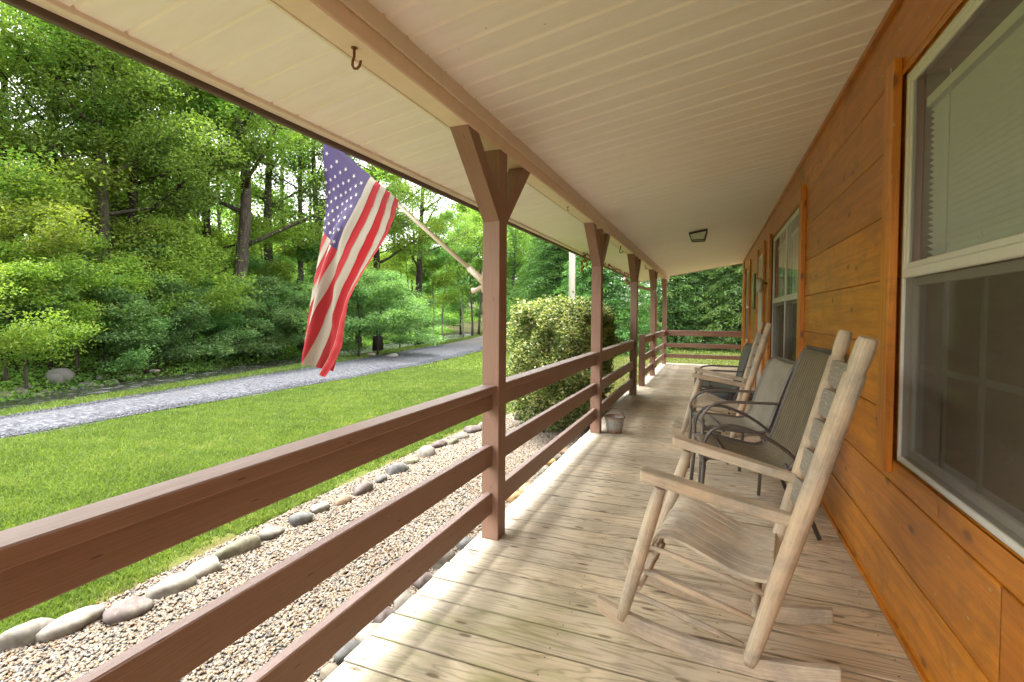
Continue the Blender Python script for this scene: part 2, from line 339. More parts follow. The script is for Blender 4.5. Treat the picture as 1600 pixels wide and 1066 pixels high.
# ------------------------------------------------------------------ terrain
ROADN = [(-5, -7.3), (0, -7.4), (3.2, -7.6), (6.7, -7.58), (9, -7.6), (11, -7.72), (14.1, -8.0), (18.4, -8.6), (25.8, -9.9), (35, -12.3), (50, -17), (90, -26)]
ROADF = [(-5, -9.1), (0, -9.2), (3.9, -9.27), (5.7, -9.45), (8.6, -9.7), (10.5, -9.9), (12.1, -10.2), (15.5, -10.85), (21.4, -12.1), (29.3, -14.0), (44.6, -18.0), (90, -29)]
def interp(T, y):
    return np.interp(y, [a for a, b in T], [b for a, b in T])
def creekw(y): return np.interp(y, [0, 4, 8, 14, 22, 60], [1.9, 2.0, 2.9, 3.3, 3.5, 3.8])
def hz(x, y):
    x = np.asarray(x, float); y = np.asarray(y, float)
    xf = interp(ROADF, y); z = np.full(np.broadcast(x, y).shape, -.30)
    d = xf-x                                     # distance beyond the far road edge
    cw = creekw(y)+.25*np.sin(y*1.3)+.15*np.sin(y*3.1)
    z = np.where(d > .6, -.30-.22*np.clip((d-.6)/.8, 0, 1), z)
    z = np.where(d > cw, -.52+.32*np.clip((d-cw)/1.4, 0, 1), z)
    z = np.where(d > cw+1.4, -.20+.10*(d-cw-1.4)+.012*np.clip(d-cw-1.4, 0, 60)**1.5*.35, z)
    z = z+.02*np.sin(x*.9+y*.4)*np.clip((-x-3)/3, 0, 1)*np.where(d > 0, 2.2, .7)
    z = z+np.clip((y-30)/60, 0, 1)*1.2
    return z
def ground_pt(px, py):
    r = ray((px, py)); t = 1.
    for k in range(4000):
        p = r*t; z = CH+p[2]
        if z < float(hz(p[0], p[1])): return p[0], p[1], float(hz(p[0], p[1]))
        t *= 1.004
    return p[0], p[1], float(hz(p[0], p[1]))
def grid(xs, ys, zf, name, mat, **kw):
    X, Y = np.meshgrid(xs, ys); Z = zf(X, Y); V = np.stack([X, Y, Z], -1).reshape(-1, 3); nx, ny = len(xs), len(ys)
    i = np.arange((ny-1)*(nx-1)); a = (i//(nx-1))*nx+i % (nx-1); Fq = np.stack([a, a+1, a+nx+1, a+nx], 1)
    return npmesh(name, V, Fq, np.zeros(len(Fq)), mat, smooth=True)
def m_ground():
    t = NT('lawn_and_forest_floor'); P = t.pos(); s = sepxyz(t, P)
    n1 = t.noise(P, 1.1, 5, .6); n2 = t.noise(P, 26, 4, .7)
    c = t.mix(n1, (.06, .10, .010), (.10, .135, .018)); c = t.mix(t.math('MULTIPLY', t.ramp(n2, [(.35, 0.), (.7, 1.)]), .6), c, (.055, .11, .01))
    dry = t.ramp(t.noise(P, .7, 4, .7, .6), [(.6, 0.), (.72, 1.)]); c = t.mix(t.math('MULTIPLY', dry, .35), c, (.26, .25, .06))
    th = t.n('ShaderNodeMapRange'); t.l(t.math('ADD', s[0], t.math('MULTIPLY', n1, .5)), th.inputs[0]); th.inputs[1].default_value = -2.95; th.inputs[2].default_value = -2.6
    c = t.mix(th.outputs[0], c, t.mix(n2, (.055, .036, .018), (.13, .095, .045)))
    # beyond the creek: leaf litter
    mr = t.n('ShaderNodeMapRange'); t.l(t.math('ADD', s[0], t.math('MULTIPLY', s[1], .12)), mr.inputs[0]); mr.inputs[1].default_value = -8.6; mr.inputs[2].default_value = -10.2
    c = t.mix(mr.outputs[0], c, t.mix(n1, (.045, .035, .018), (.06, .07, .018)))
    return t.fin(c, .95, t.bump(n2, .8, .03), .1)
xs = np.unique(np.concatenate([np.arange(-300, -40, 20), np.arange(-40, -18, 1.5), np.arange(-18, -2, .25), np.arange(-2, 12, 2), np.arange(12, 300, 24)]))
ys = np.unique(np.concatenate([np.arange(-60, 0, 6), np.arange(0, 30, .5), np.arange(30, 80, 3), np.arange(80, 500, 30)]))
tag(grid(xs, ys, lambda X, Y: hz(X, Y)-.012, 'ground', m_ground()), kind='structure')
# gravel road ribbon
def m_road():
    t = NT('crushed_stone_road'); P = t.pos(); v = t.vor(P, 24, 'F1', 'Color'); vd = t.vor(P, 24)
    sv = sepxyz(t, v); c = t.ramp(sv[0], [(0, (0.029, 0.030, 0.035)), (.35, (0.060, 0.061, 0.071)), (.7, (0.093, 0.096, 0.108)), (1, (0.144, 0.146, 0.163))])
    n1 = t.noise(t.scale(P, (1, .25, 1)), 1.4, 5, .6); c = t.mix(t.ramp(n1, [(.4, 0.), (.7, .5)]), c, (.10, .098, .10))
    s = sepxyz(t, P); mr = t.n('ShaderNodeMapRange'); t.l(s[1], mr.inputs[0]); mr.inputs[1].default_value = 20; mr.inputs[2].default_value = 25
    c = t.mix(mr.outputs[0], c, t.mix(n1, (.10, .088, .08), (.14, .125, .115)))
    return t.fin(c, .9, t.bump(vd, 1., .03), .2)
yy = np.concatenate([np.arange(-5, 30, .4), np.arange(30, 90, 2)]); V = []; Fq = []
rs = np.random.RandomState(3); nu = 9
for i, y in enumerate(yy):
    a = interp(ROADN, y)+.10*math.sin(y*2.1)+rs.uniform(-.05, .05); b = interp(ROADF, y)+.10*math.sin(y*1.3+1)+rs.uniform(-.05, .05)
    for j in range(nu):
        f = j/(nu-1); x = a+(b-a)*f; V.append((x, y, float(hz(x, y))+.006+.035*math.sin(f*math.pi)))
for i in range(len(yy)-1):
    for j in range(nu-1): k = i*nu+j; Fq.append((k+nu, k, k+1, k+nu+1)[::-1])
tag(npmesh('gravel_road', V, Fq, np.zeros(len(Fq)), m_road(), smooth=True), kind='structure')
def scatter_stones(n, xy, size, name, mat, zf, seed, flat=.6, kindd='stuff', lab=None, cat=None):
    """n squashed pebbles: shared low icosphere copied into one mesh"""
    import bmesh
    bm = bmesh.new(); bmesh.ops.create_icosphere(bm, subdivisions=1, radius=1); bv = np.array([v.co[:] for v in bm.verts]); bf = np.array([[v.index for v in f.verts] for f in bm.faces]); bm.free()
    r = np.random.RandomState(seed); X, Y = xy(n, r); n = len(X); sz = size(n, r, X, Y); A = r.rand(n)*6.283
    sc = np.stack([sz*r.uniform(.85, 1.35, n), sz*r.uniform(.7, 1.05, n), sz*flat*r.uniform(.7, 1.3, n)], 1)
    jit = 1+r.uniform(-.12, .12, (n, len(bv), 1)); P = bv[None]*jit*sc[:, None, :]
    # tilt
    tx = r.uniform(-.5, .5, n); y2 = P[:, :, 1]*np.cos(tx)[:, None]-P[:, :, 2]*np.sin(tx)[:, None]; z2 = P[:, :, 1]*np.sin(tx)[:, None]+P[:, :, 2]*np.cos(tx)[:, None]
    c, s_ = np.cos(A)[:, None], np.sin(A)[:, None]; x3 = P[:, :, 0]*c-y2*s_; y3 = P[:, :, 0]*s_+y2*c
    Z = zf(X, Y)
    V = np.stack([x3+X[:, None], y3+Y[:, None], z2+Z[:, None]], -1).reshape(-1, 3)
    Fx = (bf[None]+(np.arange(n)*len(bv))[:, None, None]).reshape(-1, 3)
    o = npmesh(name, V, Fx, np.repeat(r.rand(n), len(bf)), mat, smooth=True, n=3)
    return tag(o, lab, cat, kind=kindd)
# pebble bed between porch and lawn
def m_bed():
    t = NT('pebble_bed_base'); P = t.pos(); v = t.vor(P, 45, 'F1', 'Color'); c = t.ramp(sepxyz(t, v)[0], [(0, (0.068, 0.060, 0.047)), (.4, (0.153, 0.123, 0.093)), (.8, (0.221, 0.187, 0.149)), (1, (0.289, 0.255, 0.221))])
    return t.fin(c, .9, t.bump(t.vor(P, 45), 1., .02), .2)
BED = [(-3, -2.82), (1.4, -2.86), (3, -2.93), (5.1, -2.95), (6.6, -2.85), (7.6, -2.6), (8.4, -2.1), (9, -1.2)]
V = []; Fq = []; yy = np.arange(-3, 9.01, .3)
for y in yy: V += [(float(interp(BED, y)), y, -.298), (-1.0, y, -.298)]
for i in range(len(yy)-1): k = 2*i; Fq.append((k, k+1, k+3, k+2))
tag(npmesh('pebble_bed', V, Fq, np.zeros(len(Fq)), m_bed()), kind='structure')
M_PEB = attr_mat('pebbles', [(0, (0.062, 0.056, 0.049)), (.12, (0.194, 0.128, 0.069)), (.3, (0.209, 0.168, 0.119)), (.45, (0.101, 0.100, 0.094)), (.6, (0.240, 0.200, 0.147)), (.75, (0.185, 0.112, 0.057)), (.88, (0.310, 0.288, 0.245)), (1, (0.054, 0.056, 0.062))], .6)
def xy_bed(n, r):
    Y = .75+7.6*r.rand(n)**1.35; e = interp(BED, Y); X = e+(-1.08-e)*r.rand(n); return X, Y
scatter_stones(85000, xy_bed, lambda n, r, X, Y: (.0062+.0010*Y)*r.uniform(.7, 1.35, n), 'pebble_stones', M_PEB, lambda X, Y: np.full(len(X), -.290), 5, lab=None)
# grey road stones loose on the road surface
M_RST = attr_mat('road_stones', [(0, (0.029, 0.030, 0.034)), (.5, (0.063, 0.065, 0.076)), (1, (0.114, 0.116, 0.130))], .8)
def xy_road(n, r):
    Y = 1.5+19*r.rand(n)**.9; a = interp(ROADN, Y); b = interp(ROADF, Y); f = np.clip(r.rand(n)*1.06-.03, 0, 1.05); return a+(b-a)*f, Y
scatter_stones(60000, xy_road, lambda n, r, X, Y: .013*r.uniform(.6, 1.3, n), 'loose_road_stones', M_RST, lambda X, Y: hz(X, Y)+.02, 6)
# ------------------------------------------------------------------ lawn blades
M_GRASS = leafmat('grass_blade', [(0, (.046, .084, .006)), (.4, (.095, .155, .010)), (.8, (.150, .215, .018)), (.96, (.22, .24, .04)), (1, (.32, .25, .09))], .4, .6, (1.2, 1.25, .7))
def grass(n, xyf, hgt, wid, name, seed, mat=M_GRASS):
    r = np.random.RandomState(seed); X, Y = xyf(n, r); n = len(X); A = r.rand(n)*6.283; L = hgt(n, r, X, Y); w = wid(n, r, X, Y)
    lean = r.uniform(.1, 1.1, n)*L; B = r.rand(n)*6.283; Z = hz(X, Y)-.012
    base = np.stack([X, Y, Z], 1); side = np.stack([np.cos(A), np.sin(A), np.zeros(n)], 1)*w[:, None]
    mid = base+np.stack([np.cos(B)*lean*.35, np.sin(B)*lean*.35, L*.6], 1); tip = base+np.stack([np.cos(B)*lean, np.sin(B)*lean, L], 1)
    V = np.stack([base-side, base+side, mid+side*.8, tip], 1).reshape(-1, 3); Fq = np.arange(4*n).reshape(n, 4)
    patch = .5+.25*np.sin(X*1.7+np.sin(Y*1.1)*2)*np.sin(Y*1.3+X*.6)+.25*np.sin(X*6.1+2*np.sin(Y*4.3))*np.sin(Y*5.3+X*3.1)
    return tag(npmesh(name, V, Fq, np.clip(r.rand(n)*.6+patch*.4+.08*np.sin(Y*9+X*7)*np.sin(X*11-Y*5), 0, 1), mat), kind='stuff')
def xy_l1(n, r):
    Y = 1.0+11*r.rand(n)**1.3; e = interp(BED, np.minimum(Y, 8.2))-.04; b = interp(ROADN, Y)+.02; f = r.rand(n)**1.25; X = e+(b-e)*f
    bare = np.clip((X-(e-.30))/.26, 0, 1)*np.clip(.7+.6*np.sin(Y*3.7)+.4*np.sin(Y*9.1), 0, 1); k = r.rand(n) > bare; return X[k], Y[k]
grass(300000, xy_l1, lambda n, r, X, Y: r.uniform(.02, .05, n), lambda n, r, X, Y: .0025+.0005*np.hypot(X, Y), 'lawn_grass', 1)
def xy_l2(n, r):
    Y = 8.5+30*r.rand(n)**1.2; X = r.uniform(-10, 9, n); k = (X > interp(ROADN, Y)) & ((Y > 14) | (X < -1.5)); return X[k], Y[k]
grass(150000, xy_l2, lambda n, r, X, Y: r.uniform(.03, .06, n), lambda n, r, X, Y: .004+.0007*np.hypot(X, Y), 'far_lawn_grass', 2)
def xy_l3(n, r):
    Y = .5+34*r.rand(n)**1.1; b = interp(ROADF, Y); X = b-r.rand(n)*1.3; return X+.05, Y
grass(40000, xy_l3, lambda n, r, X, Y: r.uniform(.04, .10, n), lambda n, r, X, Y: .012+0*X, 'road_verge_grass', 3)
# creek water
def m_water():
    t = NT('creek_water'); P = t.pos(); n1 = t.noise(t.scale(P, (2.6, 1.1, 1)), 3.2, 5, .65, .8)
    foam = t.ramp(t.noise(t.scale(P, (2.2, .8, 1)), 3.5, 6, .75, 1.), [(.56, 0.), (.63, 1.)])
    c = t.mix(foam, (.022, .022, .015), (.30, .31, .30)); return t.fin(c, t.ramp(foam, [(0, .12), (1, .7)]), t.bump(n1, 1., .12), .5)
V = []; Fq = []; yy = np.arange(-3, 60, 1.)
for y in yy: b = float(interp(ROADF, y)); V += [(b-.4, y, -.435), (b-5.2, y, -.435)]
for i in range(len(yy)-1): k = 2*i; Fq.append((k+1, k, k+2, k+3))
tag(npmesh('creek_water', V, Fq, np.zeros(len(Fq)), m_water()), kind='structure')
# ------------------------------------------------------------------ stones as things
STOPS = [(0, (0.156, 0.143, 0.119)), (.15, (0.197, 0.168, 0.123)), (.3, (0.107, 0.107, 0.102)), (.45, (0.213, 0.197, 0.164)), (.6, (0.123, 0.098, 0.090)), (.75, (0.148, 0.139, 0.090)), (.9, (0.197, 0.131, 0.082))]
M_ROCK = m_stone('river_stone', STOPS, 16); M_ROCKO = m_stone('ochre_stone', [(0, (0.495, 0.324, 0.126)), (.5, (0.450, 0.297, 0.144))], 16); M_CRK = m_stone('creek_rock', [(0, (.20, .19, .17)), (.35, (.27, .24, .19)), (.7, (.17, .15, .13))], 5)
def rock(loc, sx, sy, sz, rz, mat, seed, name='stone', rough=.06):
    import bmesh
    bm = bmesh.new(); bmesh.ops.create_icosphere(bm, subdivisions=3, radius=1); r = random.Random(seed)
    ph = [r.uniform(0, 6) for _ in range(6)]
    for v in bm.verts:
        c = v.co; k = 1+rough*1.9*(math.sin(2.3*c.x+ph[0])+math.sin(2.9*c.y+ph[1])+math.sin(2.5*c.z+ph[2])+.5*math.sin(5*c.x+4*c.y+ph[3]))
        q = Vector((abs(c.x)**.82*math.copysign(1, c.x), abs(c.y)**.82*math.copysign(1, c.y), abs(c.z)**.9*math.copysign(1, c.z)))*k
        v.co = Vector((q.x*sx, q.y*sy, q.z*sz))
    me = bpy.data.meshes.new(name); bm.to_mesh(me); bm.free()
    for p in me.polygons: p.use_smooth = True
    me.materials.append(mat); o = bpy.data.objects.new(name, me); COL.objects.link(o); o.location = loc; o.rotation_euler = (r.uniform(-.12, .12), r.uniform(-.12, .12), rz); return o
outer = [(38, 990, 60, 'pale grey flat'), (118, 969, 62, 'blue grey domed'), (196, 949, 60, 'light grey wedge-shaped'), (262, 913, 60, 'brown-grey rounded'), (316, 885, 50, 'cream low'), (371, 855, 54, 'large purplish grey'),
         (425, 829, 44, 'upright oval beige'), (468, 808, 42, 'mossy olive flat'), (499, 790, 36, 'small dark grey'), (536, 777, 30, 'pinkish brown low'), (566, 762, 40, 'thin tan'), (596, 745, 24, 'small white-grey'),
         (621, 729, 42, 'smooth pale grey'), (643, 716, 30, 'round brown-grey'), (668, 704, 40, 'long light grey'), (686, 691, 28, 'round tan'), (708, 686, 24, 'small mossy'), (722, 677, 30, 'flat grey'), (740, 668, 30, 'pale oval'), (755, 660, 26, 'thin grey'), (815, 648, 36, 'long low grey'), (842, 641, 30, 'ochre brown')]
for i, (px, py, w, lab) in enumerate(outer):
    p = onz((px, py+4), -.27); d = math.hypot(p[0], p[1]); s = w*d/F_/2*.92
    o = rock((p[0], p[1], -.275), s*random.uniform(.9, 1.15), s*random.uniform(.5, .75), s*random.uniform(.38, .55), math.radians(80)+random.uniform(-.25, .25), M_ROCKO if 'ochre' in lab else M_ROCK, 100+i)
    where = ['at the near left end of the lawn edging', 'second from the near end of the lawn edging', 'third from the near end of the lawn edging'][i] if i < 3 else ('between lawn and pebble bed, stone number' if False else 'on the lawn edging')
    nxt = outer[i-1][3] if i else None
    tag(o, lab+' stone '+(where if i < 3 else 'on the lawn edging just beyond the '+nxt+' one'), 'stone', 'river stones edging the lawn')
inner = [(515, 1052, 34, 'blue-grey oval', 0), (540, 1022, 44, 'olive speckled flat', 0), (580, 990, 52, 'large dark grey pointed', 0), (602, 962, 38, 'tan oval', 0), (632, 936, 44, 'pinkish angular', 0), (660, 905, 36, 'round brown', 0), (690, 876, 46, 'mossy green-grey large', 0),
         (728, 850, 34, 'pale grey half hidden', 0), (788, 800, 26, 'small brown', 0), (802, 777, 34, 'flat ochre', 1), (822, 766, 30, 'orange ochre', 1), (846, 766, 26, 'thin grey', 0), (853, 735, 22, 'tan pebble-like', 0), (858, 724, 22, 'rusty ochre', 1), (872, 716, 20, 'small grey', 0), (884, 707, 22, 'round dark', 0)]
for i, (px, py, w, lab, oc) in enumerate(inner):
    p = onz((px, py), -.26); d = math.hypot(p[0], p[1]); s = w*d/F_/2*.95; x = min(p[0], -1.2-s*.5)
    o = rock((x, p[1], -.26), s*.95, s*.75, s*.6, random.uniform(0, 3), M_ROCKO if oc else M_ROCK, 200+i)
    tag(o, lab+' stone against the porch '+('nearest the camera' if i == 0 else 'just beyond the '+inner[i-1][3]+' one'), 'stone', 'stones along the porch edge')
crk = [(97, 600, 30, 22, 'large slab-sided grey boulder'), (75, 617, 16, 8, 'low brown rock left of the boulder'), (115, 613, 16, 9, 'squat rock under the boulder'), (133, 605, 22, 8, 'flat tan slab'), (152, 609, 18, 6, 'long flat rock at the waterline'), (170, 602, 22, 7, 'wide pale slab'), (188, 612, 16, 6, 'dark flat rock in the water'),
       (60, 622, 20, 6, 'thin rock at the stream edge'), (30, 617, 22, 9, 'brown rock by the sapling'), (8, 622, 20, 8, 'rock at the far left of the bank'), (205, 592, 22, 7, 'slab half under ground cover'), (335, 553, 14, 6, 'pale rock beside the big trunk'), (240, 583, 16, 6, 'mossy bank rock'), (160, 592, 14, 7, 'brown bank rock'), (45, 610, 12, 6, 'small bank rock'), (612, 560, 26, 8, 'pale rock across the road'), (580, 557, 14, 7, 'grey rock in the far stream')]
for i, (px, py, w, h, lab) in enumerate(crk):
    p = ground_pt(px, py); d = .78*math.hypot(p[0], p[1]); s = w*d/F_/2
    o = rock((p[0], p[1], p[2]+h*d/F_*.3), s, s*.8, h*d/F_*.62, random.uniform(0, 3), M_CRK, 300+i, 'creek_rock', .1)
    tag(o, lab+' on the creek bank', 'rock', 'rocks on the creek bank')
# ------------------------------------------------------------------ PORCH
XW, XI, XO = .67, -1.033, -1.13
def ceilz(x): return 2.3466+.17*x
GY, GP = 1.378, .1494
mb = MB(); rb = random.Random(2)
k0 = int((-2.6-GY)/GP); k1 = int((12.95-GY)/GP)
for k in range(k0, k1+1):
    y0 = GY+GP*k; xo = -1.165+rb.uniform(-.006, .006)
    mb.box(xo, XW-.004, y0+.004, y0+GP-.004, -.036, 0+rb.uniform(-.0008, .0008), 0, 'x', None, .003)
    for x in (-1.09, -.52, .05, .60):
        for dy in (.03, GP-.03):
            xx = x+rb.uniform(-.015, .015); yy_ = y0+dy+rb.uniform(-.006, .006); kk = len(mb.v)
            for j in range(6): mb.v.append(Vector((xx+.0034*math.cos(j*1.047), yy_+.0034*math.sin(j*1.047), .0013)))
            mb.face(tuple(range(kk, kk+6)), ((0, 0),)*6, 1, .5)
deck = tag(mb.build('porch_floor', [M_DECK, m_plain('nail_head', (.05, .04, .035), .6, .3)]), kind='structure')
mb = MB(); mb.box(-1.12, -1.08, -2.6, 12.9, -.26, -.037, 0, 'y'); mb.box(-.5, -.46, -2.6, 12.9, -.2, -.037, 0, 'y'); mb.box(.1, .14, -2.6, 12.9, -.2, -.037, 0, 'y'); mb.box(-1.12, .66, 12.86, 12.9, -.26, -.037, 0, 'x')
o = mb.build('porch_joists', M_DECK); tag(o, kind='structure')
# posts with braces
PY = [-.161, 2.4214, 5.004, 7.586, 10.169, 12.751]
plabs = ['brown porch post behind the left edge of view', 'nearest brown porch post, the one holding the flag bracket', 'brown porch post beside the rusty bucket, in front of the variegated bush', 'brown porch post just before the step opening in the railing', 'slim brown porch post just beyond the short newel', 'brown corner post at the far end of the porch']
posts = []
for i, y in enumerate(PY):
    if i == 0: continue
    t = thing('porch_post', plabs[i], 'post', ((XO+XI)/2, y+.05, 0), 0, 'brown posts carrying the porch roof')
    mb = MB(); mb.box(XO, XI, y, y+.1, .0005, 2.05, 0, 'z', .5, .003); mb.build('shaft', M_BROWN, t)
    a = XO+.003; b = XI-.003
    mb = MB(); mb.prism([(a, y-.0005, 1.68), (a, y-.0005, 1.80), (a, y-.25, 2.0495), (a, y-.37, 2.0495)], (0, 0, 0), (b-a, 0, 0), 0, .4); mb.build('brace', M_BROWN, t)
    if i < 5:
        y2 = y+.1005; mb = MB(); mb.prism([(a, y2, 1.80), (a, y2, 1.68), (a, y2+.37, 2.0495), (a, y2+.25, 2.0495)], (0, 0, 0), (b-a, 0, 0), 0, .6); mb.build('brace', M_BROWN, t)
    posts.append(t)
t = thing('newel_post', 'short brown newel post at the step opening in the railing', 'post', ((XO+XI)/2, 8.645, 0)); mb = MB(); mb.box(XO, XI, 8.60, 8.69, .0005, .85, 0, 'z', .5, .003); mb.build('shaft', M_BROWN, t)
mb = MB(); mb.box(XO-.004, XI+.004, 8.596, 8.694, .8505, .862, 0, 'z', .5, .003); mb.build('cap', M_BROWN, t)
def railing(y0, y1, label):
    t = thing('porch_railing', label, 'railing', ((XO+XI)/2, (y0+y1)/2, 0), 0, 'brown railing sections along the porch')
    for nm, (xa, xb, za, zb) in dict(cap_rail=(-1.13, -1.046, .782, .822), upper_board=(-1.110, -1.071, .692, .7815), middle_rail=(-1.108, -1.07, .392, .506), bottom_rail=(-1.108, -1.07, .138, .252)).items():
        mb = MB(); mb.box(xa, xb, y0, y1, za, zb, 0, 'y', None, .004); mb.build(nm, M_BROWN, t)
    return t
railing(-2.0, 2.4209, 'near brown railing section running out of the left of view')
railing(2.5219, 5.0035, 'brown railing section between the flag post and the bucket post')
railing(5.1045, 7.5855, 'brown railing section in front of the variegated bush beyond the bucket')
railing(8.6905, 10.1685, 'short brown railing section starting at the newel')
railing(10.2695, 12.7505, 'farthest side section of the brown railing, ending at the corner post')
t = thing('end_railing', 'brown railing across the far end of the porch in front of the evergreens', 'railing', (-.2, 12.8, 0))
for nm, (ya, yb, za, zb) in dict(cap_rail=(12.765, 12.848, .782, .822), upper_board=(12.785, 12.824, .692, .7815), middle_rail=(12.785, 12.824, .41, .51), bottom_rail=(12.785, 12.824, .155, .25)).items():
    mb = MB(); mb.box(XI+.0005, XW-.021, ya, yb, za, zb, 0, 'x', None, .004); mb.build(nm, M_BROWN, t)
# steps outside the opening
t = thing('porch_steps', 'weathered wooden step planks outside the railing opening', 'steps', (-1.35, 7.9, -.3))
mb = MB()
for k in range(2): mb.box(-1.45-.0, -1.31, 6.9, 8.75, -.16, -.122, 0, 'y', None, .003) if k else mb.box(-1.305, -1.175, 6.9, 8.75, -.16, -.122, 0, 'y', None, .003)
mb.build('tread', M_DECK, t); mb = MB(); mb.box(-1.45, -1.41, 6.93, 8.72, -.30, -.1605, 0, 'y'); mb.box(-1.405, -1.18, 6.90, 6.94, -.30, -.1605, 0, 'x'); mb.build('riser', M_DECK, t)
# ---- porch roof
roof = thing('porch_roof', 'cream panelled porch ceiling with tan beam and dark fascia', 'roof', (-.6, 5, 2.05))
def ribbed(name, x0, x1, y0, phase, pitch, mat, parent, bw=.024):
    ys_ = []; y = phase+pitch*math.floor((y0-phase)/pitch)
    while y < 13.35:
        for dy, dz in ((0, 0), (.0012, .014), (.005, .014), (bw, .0), (bw+.0005, 0)): ys_.append((y+dy, dz))
        y += pitch
    mb = MB(); n = len(ys_)
    for (y, dz) in ys_: mb.v.append(Vector((x0, y, ceilz(x0)+dz))); mb.v.append(Vector((x1, y, ceilz(x1)+dz)))
    for i in range(n-1):
        kb = (i//5)*.0
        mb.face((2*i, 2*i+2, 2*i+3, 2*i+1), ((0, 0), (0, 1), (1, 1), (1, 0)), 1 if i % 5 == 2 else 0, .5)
    return mb.build(name, [mat, M_BEVEL_LIT], parent)
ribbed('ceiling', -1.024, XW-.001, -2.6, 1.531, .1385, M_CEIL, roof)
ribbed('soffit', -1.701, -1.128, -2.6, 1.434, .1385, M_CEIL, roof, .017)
mb = MB(); YE = 13.38
def strip(mb, pts, y0, y1, m=0):
    k = len(mb.v)
    for (x, z) in pts: mb.v.append(Vector((x, y0, z))); mb.v.append(Vector((x, y1, z)))
    for i in range(len(pts)-1): mb.face((k+2*i, k+2*i+1, k+2*i+3, k+2*i+2), ((0, 0), (0, 1), (1, 1), (1, 0)), m, .5)
mb.box(-1.133, -1.030, -2.6, YE, 2.0505, 2.20, 0, 'y', .5, .006); mb.build('beam', M_BEAM, roof)
mb = MB(); mb.box(-1.0295, -1.017, -2.6, YE, 2.112, 2.20, 0, 'y', .5, .002); mb.build('beam_trim', M_TRIM, roof)
mb = MB(); mb.prism([(-1.128, -2.6, 2.062), (-1.1335, -2.6, 2.049), (-1.150, -2.6, 2.053), (-1.152, -2.6, 2.16), (-1.1335, -2.6, 2.16)], (0, 0, 0), (0, YE+2.6, 0), 0, .5); mb.build('outer_beam_trim', M_TRIM, roof)
for (ya, yb) in ((-2.6, 3.98), (3.983, 8.0), (8.003, YE)):
    mb = MB(); mb.box(-1.745, -1.6985, ya, yb, 2.0406, 2.12, 0, 'y', .5, .003); mb.build('edge_trim', M_TRIM, roof)
mb = MB(); mb.box(-1.770, -1.7455, -2.6, YE, 2.019, 2.2175, 0, 'y', .5, .003); mb.build('fascia', M_FASC, roof)
mb = MB(); mb.prism([(-1.83, -2.6, 2.2205), (1.5, -2.6, 2.78), (1.5, -2.6, 2.83), (-1.83, -2.6, 2.27)], (0, 0, 0), (0, YE+2.62, 0), 0, .5); mb.build('roofing', M_FASC, roof)
mb = MB(); k = len(mb.v)
mb.prism([(-1.69, YE, ceilz(-1.69)-.012), (XW+.3, YE, ceilz(XW+.3)-.012), (XW+.3, YE, ceilz(XW+.3)+.12), (-1.69, YE, ceilz(-1.69)+.12)], (0, 0, 0), (0, .02, 0), 0, .5); mb.build('end_trim', M_TRIM, roof)
# light clips along the far edge
for i in range(17):
    x = -.98+i*.1; z = ceilz(x)-.013; mb = MB(); mb.tube([(x, YE-.01, z), (x+.005, YE-.02, z-.03), (x+.018, YE-.02, z-.038), (x+.022, YE-.02, z-.022)], .005, 5); mb.build('light_clip', M_BLACK, roof)
# ---- house wall
house = thing('house', 'orange stained log-sided house wall with white framed windows', 'house', (XW, 5, 0))
WZ = [0]+[.27*k for k in range(1, 9)]+[ceilz(XW)+.01]
WIN1 = (.55, 2.385, .635, 2.128); WIN2 = (4.67, 6.93, .632, 2.140); WIN3 = (11.2, 12.05, .66, 2.15); DOOR = (7.86, 8.72, .0, 2.11)
holes = [WIN1, WIN2, WIN3, DOOR]
mb = MB(); rw = random.Random(5)
for k in range(len(WZ)-1):
    za, zb = WZ[k], WZ[k+1]
    # vertical breakpoints inside the course at hole edges
    zs = sorted(set([za, zb]+[z for h in holes for z in h[2:] if za+.01 < z < zb-.01]))
    joints = sorted([-2.6, 12.95]+[rw.uniform(-2, 12.5) for _ in range(3)]+([3.35] if k == 8 else [])+([1.95] if k == 2 else []))
    rndj = [rw.random() for _ in joints]; offj = [rw.uniform(0, 40) for _ in joints]
    for q in range(len(zs)-1):
        a, b = zs[q], zs[q+1]; mid = (a+b)/2
        ys_ = sorted(set(joints+[y for h in holes if h[2] < mid < h[3] for y in h[:2]]))
        for j in range(len(ys_)-1):
            ya, yb = ys_[j], ys_[j+1]; ym = (ya+yb)/2
            if any(h[0] < ym < h[1] and h[2] < mid < h[3] for h in holes): continue
            ji = max(i for i in range(len(joints)) if joints[i] <= ym)
            g0 = .0015 if ya in joints else 0; g1 = .0015 if yb in joints else 0
            c = .011; top = abs(b-zb) < 1e-6; bot = abs(a-za) < 1e-6
            prof = []
            if bot: prof += [(XW+.009, a+.001), (XW+.0025, a+.004), (XW, a+.011)]
            else: prof += [(XW, a)]
            if top: prof += [(XW, b-.006), (XW+.0015, b-.002), (XW+.009, b-.0005)]
            else: prof += [(XW, b)]
            kk = len(mb.v); o = offj[ji]
            for (x, z) in prof: mb.v.append(Vector((x, ya+g0, z))); mb.v.append(Vector((x, yb-g1, z)))
            for i in range(len(prof)-1):
                mb.face((kk+2*i, kk+2*i+1, kk+2*i+3, kk+2*i+2), ((ya+o, prof[i][1]), (yb+o, prof[i][1]), (yb+o, prof[i+1][1]), (ya+o, prof[i+1][1])), 0, rndj[ji])
mb.build('wall', M_OR, house)
